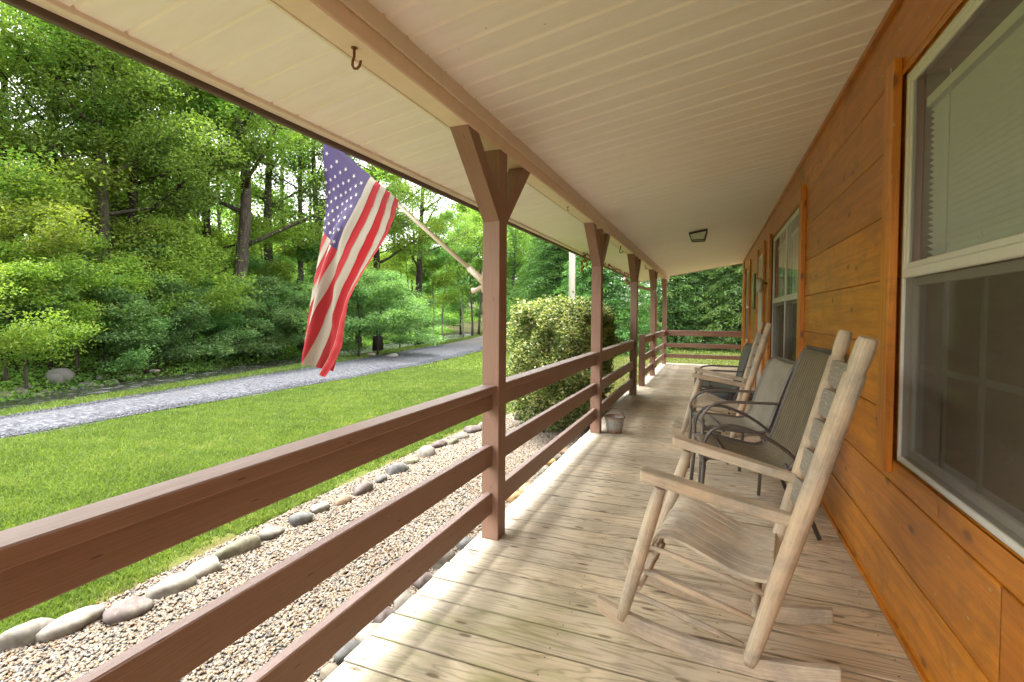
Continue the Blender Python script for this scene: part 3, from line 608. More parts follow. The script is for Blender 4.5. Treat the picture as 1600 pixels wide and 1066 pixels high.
# solid backing with openings, top moulding, corner board
mb = MB()
def wbox(y0, y1, z0, z1): mb.box(XW+.013, XW+.16, y0, y1, z0, z1, 0, 'y')
ysb = sorted([-2.6, 12.95]+[y for h in holes for y in h[:2]])
for i in range(len(ysb)-1):
    ym = (ysb[i]+ysb[i+1])/2; h = [h for h in holes if h[0] < ym < h[1]]
    if h: h = h[0]; wbox(ysb[i], ysb[i+1], h[3], 2.6); (wbox(ysb[i], ysb[i+1], -.3, h[2]) if h[2] > .01 else None)
    else: wbox(ysb[i], ysb[i+1], -.3, 2.6)
mb.box(XW+.16, 7, 12.80, 12.95, -.3, 2.6, 0, 'x')
mb.build('wall_core', M_OR, house)
mb = MB(); mb.box(XW-.020, XW-.0005, -2.6, 12.97, ceilz(XW)-.034, ceilz(XW)-.004, 0, 'y'); mb.build('top_moulding', M_OR, house)
mb = MB(); mb.box(XW-.02, XW+.1, 12.951, 12.975, 0, 2.45, 0, 'z'); mb.box(XW-.02, XW-.0005, 12.60, 12.951, 0, 2.425, 0, 'z'); mb.build('corner_board', M_OR, house)
# frieze shelf under joint: base strip
mb = MB(); mb.box(XW-.012, XW-.0005, -2.6, 7.8, .001, .022, 0, 'y'); mb.build('base_strip', M_OR, house)
def casing(y0, y1, z0, z1, proud=.022, mat=None):
    mb = MB(); mb.box(XW-proud, XW-.0005, y0, y1, z0, z1, 0, 'z', None, .002); return mb.build('casing', mat or M_ORL, house)
casing(2.388, 2.50, .585, 2.20, .028); casing(4.52, 4.668, .585, 2.215, .03); casing(6.935, 7.06, .585, 2.2, .03); casing(7.70, 7.857, 0.023, 2.22, .03); casing(8.725, 8.86, .0, 2.22, .03)
casing(12.06, 12.18, .6, 2.22, .03); casing(10.45, 10.58, .0, 2.25, .03)
mb = MB(); mb.box(XW-.036, XW-.0305, 4.535, 4.60, 2.10, 2.26, 0, 'z', .1); mb.build('trim_block', M_OR, house)
# windows
def pane(x, ya, yb, za, zb, win):
    g = MB(); g.v += [Vector((x, ya, za)), Vector((x, yb, za)), Vector((x, yb, zb)), Vector((x, ya, zb))]; g.face((3, 2, 1, 0), ((0, 0), (1, 0), (1, 1), (0, 1))); g.build('glass_pane', M_GLASS, win)
def window(name, h, ncol, label, blinds=True, screen=True, inside=.5):
    y0, y1, z0, z1 = h; xf = XW+.012; zm = 1.385 if name != 'x' else 1.4
    w = MB(); t_ = .042
    def fr(mb, ya, yb, za, zb, xa, xb, t): # rectangle frame
        mb.box(xa, xb, ya, ya+t, za, zb, 0, 'z', None, .003); mb.box(xa, xb, yb-t, yb, za, zb, 0, 'z', None, .003)
        mb.box(xa+.0005, xb-.0005, ya+t, yb-t, za, za+t, 0, 'y', None, .003); mb.box(xa+.0005, xb-.0005, ya+t, yb-t, zb-t, zb, 0, 'y', None, .003)
    fr(w, y0+.001, y1-.001, z0+.001, z1-.001, xf, xf+.05, .022)
    cols = []
    cw = (y1-y0)/ncol
    for c in range(ncol):
        ya = y0+cw*c+(.022 if c == 0 else .014); yb = y0+cw*(c+1)-(.022 if c == ncol-1 else .014); cols.append((ya, yb))
        if c: w.box(xf+.001, xf+.049, y0+cw*c-.0138, y0+cw*c+.0138, z0+.0225, z1-.0225, 0, 'z', None, .003)
    win = w.build('window', M_WHITE, house)
    for (ya, yb) in cols:
        s = MB(); fr(s, ya+.0005, yb-.0005, zm-.005, z1-.0225, xf+.004, xf+.022, .022); s.box(xf-.002, xf+.0225, ya+.0005, yb-.0005, zm-.040, zm-.0055, 0, 'y', None, .004); fr(s, ya+.001, yb-.001, z0+.0235, zm-.0405, xf+.028, xf+.046, .030)
        s.build('sash', M_WHITE, win)
        pane(xf+.012, ya+.02, yb-.02, zm+.018, z1-.045, win)
        pane(xf+.040, ya+.025, yb-.025, z0+.05, zm-.07, win)
        mu = MB(); nv = max(2, int(round((yb-ya)/.27)))
        for q in range(1, nv): y = ya+(yb-ya)*q/nv; mu.box(xf+.042, xf+.050, y-.010, y+.010, z0+.055, zm-.072, 0, 'z', .5)
        zc = (z0+zm)/2; mu.box(xf+.0505, xf+.054, ya+.03, yb-.03, zc-.010, zc+.010, 0, 'y', .5)
        if name == 'b':
            for q in range(1, nv): y = ya+(yb-ya)*q/nv; mu.box(xf+.047, xf+.05, y-.008, y+.008, zm+.02, z1-.06, 0, 'z', .5)
            zc2 = (zm+z1)/2; mu.box(xf+.0505, xf+.053, ya+.03, yb-.03, zc2-.008, zc2+.008, 0, 'y', .5)
        mu.build('muntin', M_WHITE if name == 'b' else M_MUN, win)
        if screen:
            sc = MB(); kk = 0; sc.v += [Vector((xf+.008, ya, z0+.0235)), Vector((xf+.008, yb, z0+.0235)), Vector((xf+.008, yb, zm-.0405)), Vector((xf+.008, ya, zm-.0405))]; sc.face((0, 1, 2, 3), ((0, 0), (1, 0), (1, 1), (0, 1))); so = sc.build('insect_screen', M_SCREEN, win)
        if blinds:
            bl = MB(); x = xf+.060; zz = z1-.16; yb2 = yb-.07 if name == 'a' else yb-.03
            bl.box(x-.02, x+.02, ya+.02, yb2+.01, zz, zz+.035, 0, 'y', .5)
            while zz > (zm+.03 if name == 'a' else z0+.08):
                zz -= .0215; bl.bar((x, ya+.03, zz), (x, yb2, zz), .026, .0012, (.8, 0, 1), 0, .5)
            for yc in (ya+.12, (ya+yb2)/2, yb2-.17): bl.bar((x-.014, yc, (zm+.02 if name == 'a' else z0+.1)), (x-.014, yc, z1-.1), .003, .003, (0, 1, 0), 0, .5)
            bl.build('blinds', M_BLIND, win)
    li = MB(); fr(li, y0+.0015, y1-.0015, z0+.0015, z1-.0015, xf+.051, XW+.16, .010); li.build('jamb', M_JAMB, win)
    rm = MB(); a, b = y0-.02, y1+.02
    rm.box(XW+.9, XW+.92, a, b, z0-.3, z1+.2, 0, 'y'); rm.box(XW+.161, XW+.9, a-.3, a-.28, z0-.3, z1+.2, 0, 'x'); rm.box(XW+.161, XW+.9, b+.1, b+.12, z0-.3, z1+.2, 0, 'x'); rm.box(XW+.161, XW+.9, a, b, z0-.32, z0-.3, 0, 'y'); rm.box(XW+.161, XW+.9, a, b, z1+.2, z1+.22, 0, 'y')
    rm.build('window_room', M_DARKROOM, win)
    win['label'] = label; return win
window('a', WIN1, 1, 'large near window with dusty insect screen and half lowered blinds'); window('b', WIN2, 2, 'double window between the trims, dark screens below'); window('c', WIN3, 1, 'narrow far window near the corner')
M_DOORW = m_plain('white_door_paint', (.72, .70, .64), .45, var=.05)
mb = MB(); mb.box(XW-.01, XW+.12, DOOR[1]-.045, DOOR[1]-.001, .001, DOOR[3]-.002, 0, 'z', .5, .003); mb.box(XW+.001, XW+.12, DOOR[0]+.001, DOOR[0]+.045, .001, DOOR[3]-.002, 0, 'z', .5, .003); mb.box(XW+.001, XW+.12, DOOR[0]+.0455, DOOR[1]-.0455, DOOR[3]-.045, DOOR[3]-.002, 0, 'y', .5, .003); mb.build('door_frame', M_DOORW, house)
mb = MB(); mb.box(XW+.06, XW+.10, DOOR[0]+.046, DOOR[1]-.046, .01, DOOR[3]-.046, 0, 'z', .5); 
for (za, zb) in ((.15, .75), (.95, 1.85)): mb.box(XW+.052, XW+.0595, DOOR[0]+.16, DOOR[1]-.16, za, zb, 0, 'z', .5, .006)
door = mb.build('door', M_DOORW, house); mb = MB(); mb.tube([(XW+.058, 7.97, 1.0), (XW+.02, 7.97, 1.0), (XW+.005, 7.97, 1.0)], [.012, .012, .028], 10); mb.build('handle', M_BLACK, door)
mb = MB(); mb.box(XW+.4, XW+.42, 7, 10, 0, 2.5, 0, 'y'); 
# wall lantern near the door and small mirror plaque
t = thing('wall_lantern', 'small dark wall lantern between door and double window', 'lamp', (XW-.03, 7.5, 1.66)); mb = MB(); mb.tube([(XW-.001, 7.42, 1.62), (XW-.05, 7.42, 1.63), (XW-.09, 7.42, 1.68)], .01, 6); mb.build('bracket', M_BLACK, t)
mb = MB(); mb.tube([(XW-.09, 7.42, 1.50), (XW-.09, 7.42, 1.56), (XW-.09, 7.42, 1.66), (XW-.09, 7.42, 1.70)], [.03, .05, .045, .01], 8); mb.build('lamp_shade', M_LAMPGL, t)
t = thing('wall_plaque', 'narrow grey plaque hanging beyond the door', 'plaque', (XW-.02, 9.6, 1.6)); mb = MB(); mb.box(XW-.022, XW-.001, 9.35, 9.75, 1.3, 1.9, 0, 'z', .5, .004); mb.build('frame', M_TUBE, t); mb = MB(); mb.box(XW-.025, XW-.0225, 9.40, 9.70, 1.35, 1.85, 0, 'z', .5); mb.build('face', M_LAMPGL, t)
# ---- ceiling lamp
t = thing('ceiling_lamp', 'black framed square glass ceiling lamp over the porch', 'lamp', (-.19, 7.25, 2.3))
def lamp():
    x0, x1, y0, y1 = -.305, -.075, 7.12, 7.36
    mb = MB(); mb.prism([(x0, y0, ceilz(x0)-.001), (x1, y0, ceilz(x1)-.001), (x1, y0, ceilz(x1)-.028), (x0, y0, ceilz(x0)-.028)], (0, 0, 0), (0, y1-y0, 0), 0, .5); mb.build('base_plate', M_BLACK, t)
    xi, xj, yi, yj = x0+.035, x1-.035, y0+.03, y1-.04; zb = 2.195
    mb = MB()
    tops = [(x0+.01, y0+.01), (x1-.01, y0+.01), (x1-.01, y1-.01), (x0+.01, y1-.01)]; bots = [(xi, yi), (xj, yi), (xj, yj), (xi, yj)]
    for (a, b) in zip(tops, bots): mb.tube([(a[0], a[1], ceilz(a[0])-.028), (b[0], b[1], zb)], .006, 6)
    for i in range(4): a, b = bots[i], bots[(i+1) % 4]; mb.tube([(a[0], a[1], zb), (b[0], b[1], zb)], .0065, 6)
    mb.build('frame', M_BLACK, t)
    mb = MB(); k = 0
    for (a, b) in zip(tops, bots): mb.v.append(Vector((a[0]*.98-.19*.02, a[1]*.98+7.24*.02, ceilz(a[0])-.029))); mb.v.append(Vector((b[0], b[1], zb+.004)))
    for i in range(4): j = (i+1) % 4; mb.face((2*i, 2*j, 2*j+1, 2*i+1), ((0, 0),)*4)
    mb.face((1, 3, 5, 7), ((0, 0),)*4); mb.build('glass', M_LAMPGL, t)
lamp()
# ---- hooks
def hook(x, y, s, label):
    t = thing('ceiling_hook', label, 'hook', (x, y, 2.05)); mb = MB(); z = 2.05
    pts = [(x, y, z), (x+.001, y, z-.035*s)]+[(x+s*(.012+.0135*math.cos(a)-.012*0), y, z-s*(.052+.0)-s*.0135*math.sin(a)) for a in []]
    pts = [(x, y, z), (x, y, z-.028*s), (x-.006*s, y, z-.042*s), (x-.007*s, y, z-.055*s), (x-.001*s, y, z-.066*s), (x+.011*s, y, z-.069*s), (x+.021*s, y, z-.062*s), (x+.026*s, y, z-.046*s)]
    mb.tube(pts, .0042*s, 8); mb.build('hook_wire', M_IRON, t); mb = MB(); mb.tube([(x, y, z), (x, y, z-.003)], .010, 10); mb.build('collar', M_IRON, t)
hook(-1.081, 1.335, 1.0, 'large rusty hook screwed under the beam, nearest the camera'); hook(-1.075, 6.35, 1.25, 'dark hook under the beam between the second and third post'); hook(-1.075, 8.9, 1.1, 'small far hook under the beam near the newel'); hook(-1.078, 3.9, .45, 'tiny bent hook under the beam beyond the flag post')
# ---- metal vine garland with birds
t = thing('bird_garland', 'rusty metal vine garland with birds and leaves along the roof edge', 'garland', (-1.70, 8.5, 2.0))
mb = MB(); pts = []
for i in range(60):
    y = 6.9+i*.075; pts.append((-1.66+.015*math.sin(i*.9), y, 2.02+.03*math.sin(i*.55)+.012*math.sin(i*1.7)))
mb.tube(pts, .008, 5); mb.build('vine', M_RUST, t)
def leafshape(mb, c, sc, kind, ang):
    P = [(-1, 0), (-.4, .35), (.3, .35), (1, 0), (.3, -.35), (-.4, -.35)] if kind == 'leaf' else [(-1.3, -.05), (-.5, .12), (0, .35), (.35, .62), (.6, .66), (.75, .5), (1.0, .45), (.72, .34), (.6, .0), (.2, -.3), (-.4, -.2)]
    pts = [(c[0], c[1]+sc*(p*math.cos(ang)-q*math.sin(ang)), c[2]+sc*(p*math.sin(ang)+q*math.cos(ang))) for p, q in P]
    mb.prism(pts, (0, 0, 0), (.004, 0, 0), 0, .5)
rg = random.Random(4)
for i in range(5, 58, 3):
    mb = MB(); leafshape(mb, (pts[i][0], pts[i][1], pts[i][2]+rg.uniform(-.03, .05)), rg.uniform(.035, .06), 'leaf', rg.uniform(-1, 1)); mb.build('leaf', M_RUST, t)
for y, z, s in ((8.75, 2.07, .12), (11.0, 2.07, .12), (9.4, 2.05, .07)):
    mb = MB(); leafshape(mb, (-1.67, y, z), s, 'bird', .25); mb.build('bird', M_RUST, t)
for y, z, s in ((6.95, 2.03, .10), (6.85, 1.86, .11), (7.1, 1.92, .08)):
    mb = MB()
    for a in range(5): leafshape(mb, (-1.68, y+.6*s*math.cos(a*1.256), z+.6*s*math.sin(a*1.256)), s*.55, 'leaf', a*1.256)
    mb.build('leaf', M_RUST, t)
# ---- downspout
t = thing('downspout', 'dark brown downspout beside the far corner post', 'pipe', (-1.27, 12.6, -.3))
mb = MB(); mb.tube([(-1.76, 11.0, 1.98), (-1.74, 11.15, 1.90), (-1.66, 11.4, 1.86), (-1.36, 12.35, 1.78), (-1.29, 12.55, 1.72), (-1.27, 12.62, 1.60), (-1.27, 12.62, -.28)], .035, 8); mb.build('pipe', M_BROWN, t)
mb = MB(); mb.box(-1.31, -1.13, 12.59, 12.65, 1.0, 1.02, 0, 'x'); mb.build('strap', M_BROWN, t)
# ---- bucket
def m_galv():
    t = NT('galvanised_rusty'); o = t.obj(); z = sepxyz(t, o)[2]; n1 = t.noise(o, 22, 5, .7); n2 = t.vor(o, 60, 'F1', 'Color')
    c = t.mix(sepxyz(t, n2)[0], (.36, .36, .35), (.52, .52, .50)); low = t.n('ShaderNodeMapRange'); t.l(t.math('ADD', z, t.math('MULTIPLY', n1, .10)), low.inputs[0]); low.inputs[1].default_value = .11; low.inputs[2].default_value = .06
    c = t.mix(t.math('MULTIPLY', low.outputs[0], .9), c, t.mix(n1, (.13, .05, .02), (.36, .14, .04)))
    hi = t.n('ShaderNodeMapRange'); t.l(t.math('ADD', z, t.math('MULTIPLY', n1, .06)), hi.inputs[0]); hi.inputs[1].default_value = .165; hi.inputs[2].default_value = .185
    c = t.mix(t.math('MULTIPLY', hi.outputs[0], .7), c, (.26, .11, .04)); return t.fin(c, .5, t.bump(n1, .3, .004), .5, .35)
M_GALV = m_galv()
t = thing('bucket', 'rusty galvanised bucket on the deck beside the second post', 'bucket', (-.905, 5.12, .001))
mb = MB(); mb.tube([(0, 0, 0), (0, 0, .008), (0, 0, .155), (0, 0, .163)], [.072, .074, .098, .103], 28, 0, .5); mb.tube([(0, 0, .162), (0, 0, .02)], [.097, .071], 28, 0, .5, caps=True); 
mb.f = [f for f in mb.f if True]; 
# open top: drop the upper cap polygons
keep = [i for i, f in enumerate(mb.f) if not (len(f) > 4 and all(mb.v[j].z > .15 for j in f))]
mb.f = [mb.f[i] for i in keep]; mb.uv = [mb.uv[i] for i in keep]; mb.m = [mb.m[i] for i in keep]; mb.r = [mb.r[i] for i in keep]; mb.sm = [mb.sm[i] for i in keep]
mb.build('pail', M_GALV, t, True)
mb = MB(); mb.tube([(.1025*math.cos(a), .1025*math.sin(a), .163) for a in [i*math.pi/12 for i in range(25)]], .004, 6, 0, .5); mb.tube([(.09*math.cos(a), .09*math.sin(a), .10) for a in [i*math.pi/12 for i in range(25)]], .002, 6, 0, .5); mb.build('rim', M_GALV, t, True)
mb = MB(); mb.tube([(.104*math.cos(a), -.02-.03*math.sin(a), .15+.105*math.sin(a)) for a in [i*math.pi/12 for i in range(13)]], .0028, 6); mb.build('handle', M_IRON, t, True)
# ---- mat
t = thing('door_mat', 'round black coiled rubber mat on the deck by the door', 'mat', (.28, 8.25, .001)); mb = MB()
for r_ in range(1, 11):
    R_ = .045*r_; n = 44; mb.tube([(R_*1.0*math.cos(2*math.pi*i/n), R_*1.35*math.sin(2*math.pi*i/n), .010+.005*math.sin(i*math.pi/2)) for i in range(n+1)], [.022+.004*math.sin(i*1.7) for i in range(n+1)], 6, 0, .5, flat=.45)
mb.build('coils', m_plain('black_rubber', (.02, .021, .024), .6), t, True)
# ------------------------------------------------------------------ rocking chairs
def make_rocker(label):
    t = thing('rocking_chair', label, 'rocking chair', (0, 0, 0), 0, 'wooden ladder-back rocking chairs')
    hw = lambda u, w: (.352+.279*w)/2
    def P(u, w, s, dv=0): return (u, s*hw(u, w)+s*dv, w)
    rg = random.Random(11)
    for s in (-1, 1):
        mb = MB(); rn = [(-.10, .092), (-.02, .062), (.1, .040), (.22, .030), (.34, .027), (.46, .033), (.58, .053), (.69, .085)]
        for i in range(len(rn)-1):
            pass
        # swept rectangular runner
        k = len(mb.v); W_ = .030; o = rg.random()*9; acc = 0
        for i, (u, w) in enumerate(rn):
            c = P(u, .03, s); hgt = .066 if 0 < i < len(rn)-1 else .050
            for (dy, dz) in ((-W_/2, -hgt/2), (W_/2, -hgt/2), (W_/2, hgt/2), (-W_/2, hgt/2)): mb.v.append(Vector((u, c[1]+dy, w+dz)))
        for i in range(len(rn)-1):
            L = rn[i+1][0]-rn[i][0]
            for j in range(4):
                j2 = (j+1) % 4; mb.face((k+4*i+j, k+4*i+j2, k+4*i+4+j2, k+4*i+4+j), ((acc+o, j*.05), (acc+o, j*.05+.05), (acc+L+o, j*.05+.05), (acc+L+o, j*.05)), 0, .5)
            acc += L
        mb.face((k+3, k+2, k+1, k), ((0, 0), (0, .02), (.02, .02), (.02, 0)), 0, .5); e = k+4*(len(rn)-1); mb.face((e, e+1, e+2, e+3), ((0, 0), (0, .02), (.02, .02), (.02, 0)), 0, .5)
        mb.build('rocker_runner', M_GREY, t, True, bevel=.005)
        # front leg: slightly irregular turned pole
        pts = []; rad = []
        for i in range(9):
            f = i/8; u = -.005+.155*f; w = .058+(.605-.058)*f; pts.append(P(u, w, s)); rad.append(.0195+.0055*math.sin(f*math.pi*.9)+rg.uniform(-.0008, .0008))
        rad[0] = .0175; rad[-1] = .0195
        mb = MB(); mb.tube(pts, rad, 14, 0, rg.random()); mb.build('front_leg', M_GREY, t, True)
        # back post with finial
        A = (.432, .036); B = (.721, 1.140); pts = []; rad = []
        for f, r_ in ((0, .021), (.02, .0245), (.2, .0275), (.5, .029), (.8, .0285), (.905, .0280), (.907, .0228), (.918, .0228), (.93, .0255), (.955, .0265), (.985, .0255), (.996, .0235), (1.0, .021)):
            u = A[0]+(B[0]-A[0])*f; w = A[1]+(B[1]-A[1])*f; pts.append(P(u, w, s)); rad.append(r_)
        mb = MB(); mb.tube(pts, rad, 16, 0, rg.random()); mb.build('back_post', M_GREY, t, True)
        # arm: flat tapering board
        a = P(.095, .645, s, .004); b = P(.565, .560, s, -.018); d = Vector(b)-Vector(a)
        mb = MB(); pa = []
        prof = [(-.02, .026), (0, .036), (.35, .038), (.7, .032), (.93, .020), (1.0, .016)]; k = len(mb.v); th = .0185
        for f, hwid in prof:
            c = Vector(a)+d*f; 
            for (dy, dz) in ((-hwid, -th), (hwid, -th), (hwid, th), (-hwid, th)): mb.v.append(c+Vector((0, dy, dz)))
        L = d.length
        for i in range(len(prof)-1):
            for j in range(4):
                j2 = (j+1) % 4; u0, u1 = prof[i][0]*L+s, prof[i+1][0]*L+s; mb.face((k+4*i+j, k+4*i+4+j, k+4*i+4+j2, k+4*i+j2)[::-1], ((u0, j*.06+.06), (u1, j*.06+.06), (u1, j*.06), (u0, j*.06)), 0, .6)
        mb.face((k+3, k+2, k+1, k), ((0, 0), (0, .02), (.02, .02), (.02, 0)), 0, .5); e = k+4*(len(prof)-1); mb.face((e, e+1, e+2, e+3), ((0, 0), (0, .02), (.02, .02), (.02, 0)), 0, .5)
        mb.build('armrest', M_GREY, t, True, bevel=.008)
        for (ua, wa, ub, wb) in ((.112, .375, .476, .300), (.086, .275, .448, .198), (.054, .175, .416, .096)):
            mb = MB(); pa, pb = Vector(P(ua, wa, s)), Vector(P(ub, wb, s)); mb.tube([pa, pa.lerp(pb, .3), pa.lerp(pb, .7), pb], [.0085, .0115, .0115, .0085], 10, 0, rg.random()); mb.build('rung', M_GREY, t, True)
    for (u, w) in ((.108, .34), (.062, .2), (.447, .20)):
        mb = MB(); mb.tube([P(u, w, -1), P(u, w, 1)], .0115, 10, 0, rg.random()); mb.build('rung', M_GREY, t, True)
    # seat: narrow slats running front to back, dipped
    prof = [(.115, .372), (.118, .400), (.135, .418), (.17, .423), (.23, .408), (.30, .380), (.37, .352), (.44, .338), (.495, .340)]
    mb = MB(); n = 9; half = .205
    for q in range(n):
        y0 = -half+2*half*q/n+.0036; y1 = -half+2*half*(q+1)/n-.0036; k = len(mb.v); r_ = rg.random(); o = q*3.; acc = 0
        for i, (u, w) in enumerate(prof):
            sp = 1+.12*(1-i/8)
            for (y, dz) in ((y0, 0), (y1, 0), (y1, -.011), (y0, -.011)): mb.v.append(Vector((u, y*sp, w+dz+.0022*((q*7) % 3))))
        for i in range(len(prof)-1):
            L = math.hypot(prof[i+1][0]-prof[i][0], prof[i+1][1]-prof[i][1])
            for j in range(4):
                j2 = (j+1) % 4; mb.face((k+4*i+j, k+4*i+j2, k+4*i+4+j2, k+4*i+4+j), ((o+acc, j*.05), (o+acc, j*.05+.045), (o+acc+L, j*.05+.045), (o+acc+L, j*.05)), 0, r_, True)
            acc += L
        e = k+4*(len(prof)-1); mb.face((e, e+1, e+2, e+3), ((0, 0), (0, .02), (.02, .02), (.02, 0)), 0, r_)
        mb.face((k+3, k+2, k+1, k), ((0, 0), (0, .02), (.02, .02), (.02, 0)), 0, r_)
    so = mb.build('seat', M_SEAT, t, True); md = so.modifiers.new('edge', 'EDGE_SPLIT'); md.split_angle = math.radians(40)
    # ladder slats
    A = (.432, .036); B = (.721, 1.140)
    for f in (.44, .545, .65, .755, .855):
        u = A[0]+(B[0]-A[0])*f; w = A[1]+(B[1]-A[1])*f; h = .100; mb = MB(); k = 0; N = 12; hwd = hw(u, w)
        bx, bz = (B[0]-A[0])/1.141, (B[1]-A[1])/1.141
        for i in range(N+1):
            y = -hwd+2*hwd*i/N; e = 1-(2*i/N-1)**2; bow = -.012+.050*e; hh = h*(.62+.38*min(1, e*2.2))
            lo = -h*.5+(h-hh)*.9
            for (dw, th) in ((lo, 0), (h*.5, 0), (h*.5, .012), (lo, .012)):
                mb.v.append(Vector((u+bx*dw+bow+th-.008, y, w+bz*dw)))
        for i in range(N):
            for j in range(4):
                j2 = (j+1) % 4; mb.face((4*i+j, 4*i+4+j, 4*i+4+j2, 4*i+j2), ((i*.05+f*9, j*.07), (i*.05+.05+f*9, j*.07), (i*.05+.05+f*9, j*.07+.07), (i*.05+f*9, j*.07+.07)), 0, f)
        mb.face((0, 1, 2, 3), ((0, 0),)*4, 0, f); e = 4*N; mb.face((e+3, e+2, e+1, e), ((0, 0),)*4, 0, f)
        mb.build('back_slat', M_GREY2, t, True)
    return t
rk = make_rocker('weathered wooden rocking chair closest to the camera, facing the railing')
rk.location = (-.272, 2.07, 0); rk.rotation_euler = (0, 0, -.1295)
dup(rk, (-.246, 5.258, 0), .002, 'far wooden rocking chair between the grey sling chair and the dark one', .99)
# ------------------------------------------------------------------ sling chairs
def m_sling(name, c1, c2, sc, stripe):
    t = NT(name); u = sepxyz(t, t.uv()); w1 = t.math('SINE', t.math('MULTIPLY', u[1], sc)); w2 = t.math('SINE', t.math('MULTIPLY', u[0], sc*1.3))
    wv = t.math('MULTIPLY', t.math('ADD', w1, 1.), t.math('ADD', w2, 1.)); f = t.ramp(t.math('MULTIPLY', wv, .25), [(.1, 0.), (.6, 1.)])
    c = t.mix(f, c1, c2)
    if stripe: st = t.ramp(t.math('FRACT', t.math('MULTIPLY', u[1], stripe)), [(.0, 1.), (.22, 1.), (.32, 0.), (1, 0.)]); c = t.mix(t.math('MULTIPLY', st, .75), c, tuple(x*.4 for x in c1))
    d = t.ramp(t.noise(t.obj(), 5, 5, .7), [(.45, 0.), (.7, 1.)]); c = t.mix(t.math('MULTIPLY', d, .45), c, tuple(x*.6 for x in c1))
    return t.fin(c, .8, t.bump(f, .5, .001), .2)
def sling_chair(label, loc, rz, W_, prof, armf, mat, mtube, back_mat=None, armend=(.46, .45), hi=None, Cshape=False, rearleg=None, frontleg=None):
    t = thing('patio_chair', label, 'patio chair', loc, rz)
    # sling surface
    N = 26; pts = []; 
    seg = [Vector((p[0], 0, p[1])) for p in prof]
    # Catmull-Rom resample
    def cr(P, f):
        n = len(P)-1; x = f*n; i = min(int(x), n-1); u = x-i; p0, p1, p2, p3 = P[max(i-1, 0)], P[i], P[i+1], P[min(i+2, n)]
        return .5*((2*p1)+(p2-p0)*u+(2*p0-5*p1+4*p2-p3)*u*u+(3*p1-p0-3*p2+p3)*u**3)
    C = [cr(seg, i/40) for i in range(41)]
    mb = MB(); hw_ = W_/2-.012; M_ = 8; acc = 0
    for side_ in (0, 1):
        k = len(mb.v); acc = 0
        for i, c in enumerate(C):
            tn = (C[min(i+1, 40)]-C[max(i-1, 0)]).normalized(); nn = Vector((tn.z, 0, -tn.x))
            if i: acc += (c-C[i-1]).length
            for j in range(M_+1):
                y = -hw_+2*hw_*j/M_; sag = .014*(1-(2*j/M_-1)**2); v = c+nn*(sag+(.0025 if side_ else 0)); mb.v.append(Vector((v.x, y, v.z)))
        acc = 0
        for i in range(40):
            L = (C[i+1]-C[i]).length
            for j in range(M_):
                a = k+i*(M_+1)+j; idx = (a, a+1, a+M_+2, a+M_+1); y0, y1 = 2*hw_*j/M_, 2*hw_*(j+1)/M_
                mb.face(idx if side_ == 0 else idx[::-1], ((acc, y0), (acc, y1), (acc+L, y1), (acc+L, y0)) if side_ == 0 else ((acc+L, y0), (acc+L, y1), (acc, y1), (acc, y0)), 0, .5, True)
            acc += L
    mb.build('sling', mat, t, True)
    for s in (-1, 1):
        y = s*W_/2
        mb = MB(); mb.tube([(c.x, y, c.z) for c in C], .0125, 10, 0, .5); mb.build('side_rail', mtube, t, True)
        A = [Vector((a[0], y*(1+a[2]/(W_/2)) if len(a) > 2 else y*1.04, a[1])) for a in armf]; A2 = [cr(A, i/30) for i in range(31)]
        mb = MB(); mb.tube(A2, .0125, 10, 0, .5, flat=.75); mb.build('arm_tube', mtube, t, True)
        if frontleg: mb = MB(); mb.tube([Vector((a, y*1.04, b)) for a, b in frontleg], .0115, 10, 0, .5); mb.build('leg', mtube, t, True)
        mb = MB(); mb.tube([Vector((a, y*(1.04 if b < .3 else 1.0), b)) for a, b in rearleg], .0115, 10, 0, .5); mb.build('leg', mtube, t, True)
    for (u, w) in (prof[0], (prof[2][0], prof[2][1]-.012), prof[-1]):
        mb = MB(); mb.tube([(u, -W_/2, w), (u, W_/2, w)], .011, 8, 0, .5); mb.build('cross_bar', mtube, t, True)
    return t
M_SA = m_sling('brown_mesh_sling', (.15, .12, .075), (.40, .32, .21), 900, 27); M_SB = m_sling('grey_sling', (.30, .265, .21), (.46, .41, .33), 1600, 0); M_SC = m_sling('dark_grey_sling', (.14, .145, .12), (.22, .225, .19), 1600, 0)
sling_chair('high-backed brown mesh patio chair beside the nearest rocking chair', (-.055, 3.313, 0), .099, .60,
    [(-.01, .365), (.02, .400), (.12, .392), (.25, .365), (.36, .350), (.43, .375), (.47, .46), (.52, .62), (.575, .80), (.625, .95), (.66, 1.0)],
    [(-.005, .35, .02), (-.01, .46, .02), (.02, .545, .02), (.10, .590, .02), (.20, .580, .02), (.32, .53, .02), (.42, .462, .015), (.47, .40, .01)], M_SA, M_TUBE, rearleg=[(.40, .40), (.46, .30), (.575, .012)], frontleg=[(-.005, .36), (-.02, .2), (-.035, .012)])
sling_chair('pale grey sling patio chair, middle one of the row of chairs', (-.078, 3.865, 0), .178, .504,
    [(.0, .43), (.03, .448), (.12, .44), (.25, .428), (.35, .425), (.395, .46), (.43, .56), (.475, .70), (.525, .83), (.555, .875), (.585, .885)],
    [(.47, .622, .01), (.30, .622, .01), (.14, .622, .01), (.05, .600, .01), (-.01, .54, .01), (-.02, .48, .01), (.02, .43, .01), (.10, .41, .0)], M_SB, m_plain('taupe_tube', (.16, .135, .115), .42, .2, .1, 8), rearleg=[(.47, .62), (.42, .44), (.36, .35), (.34, .012)], frontleg=[(-.015, .50), (-.02, .3), (-.03, .012)])
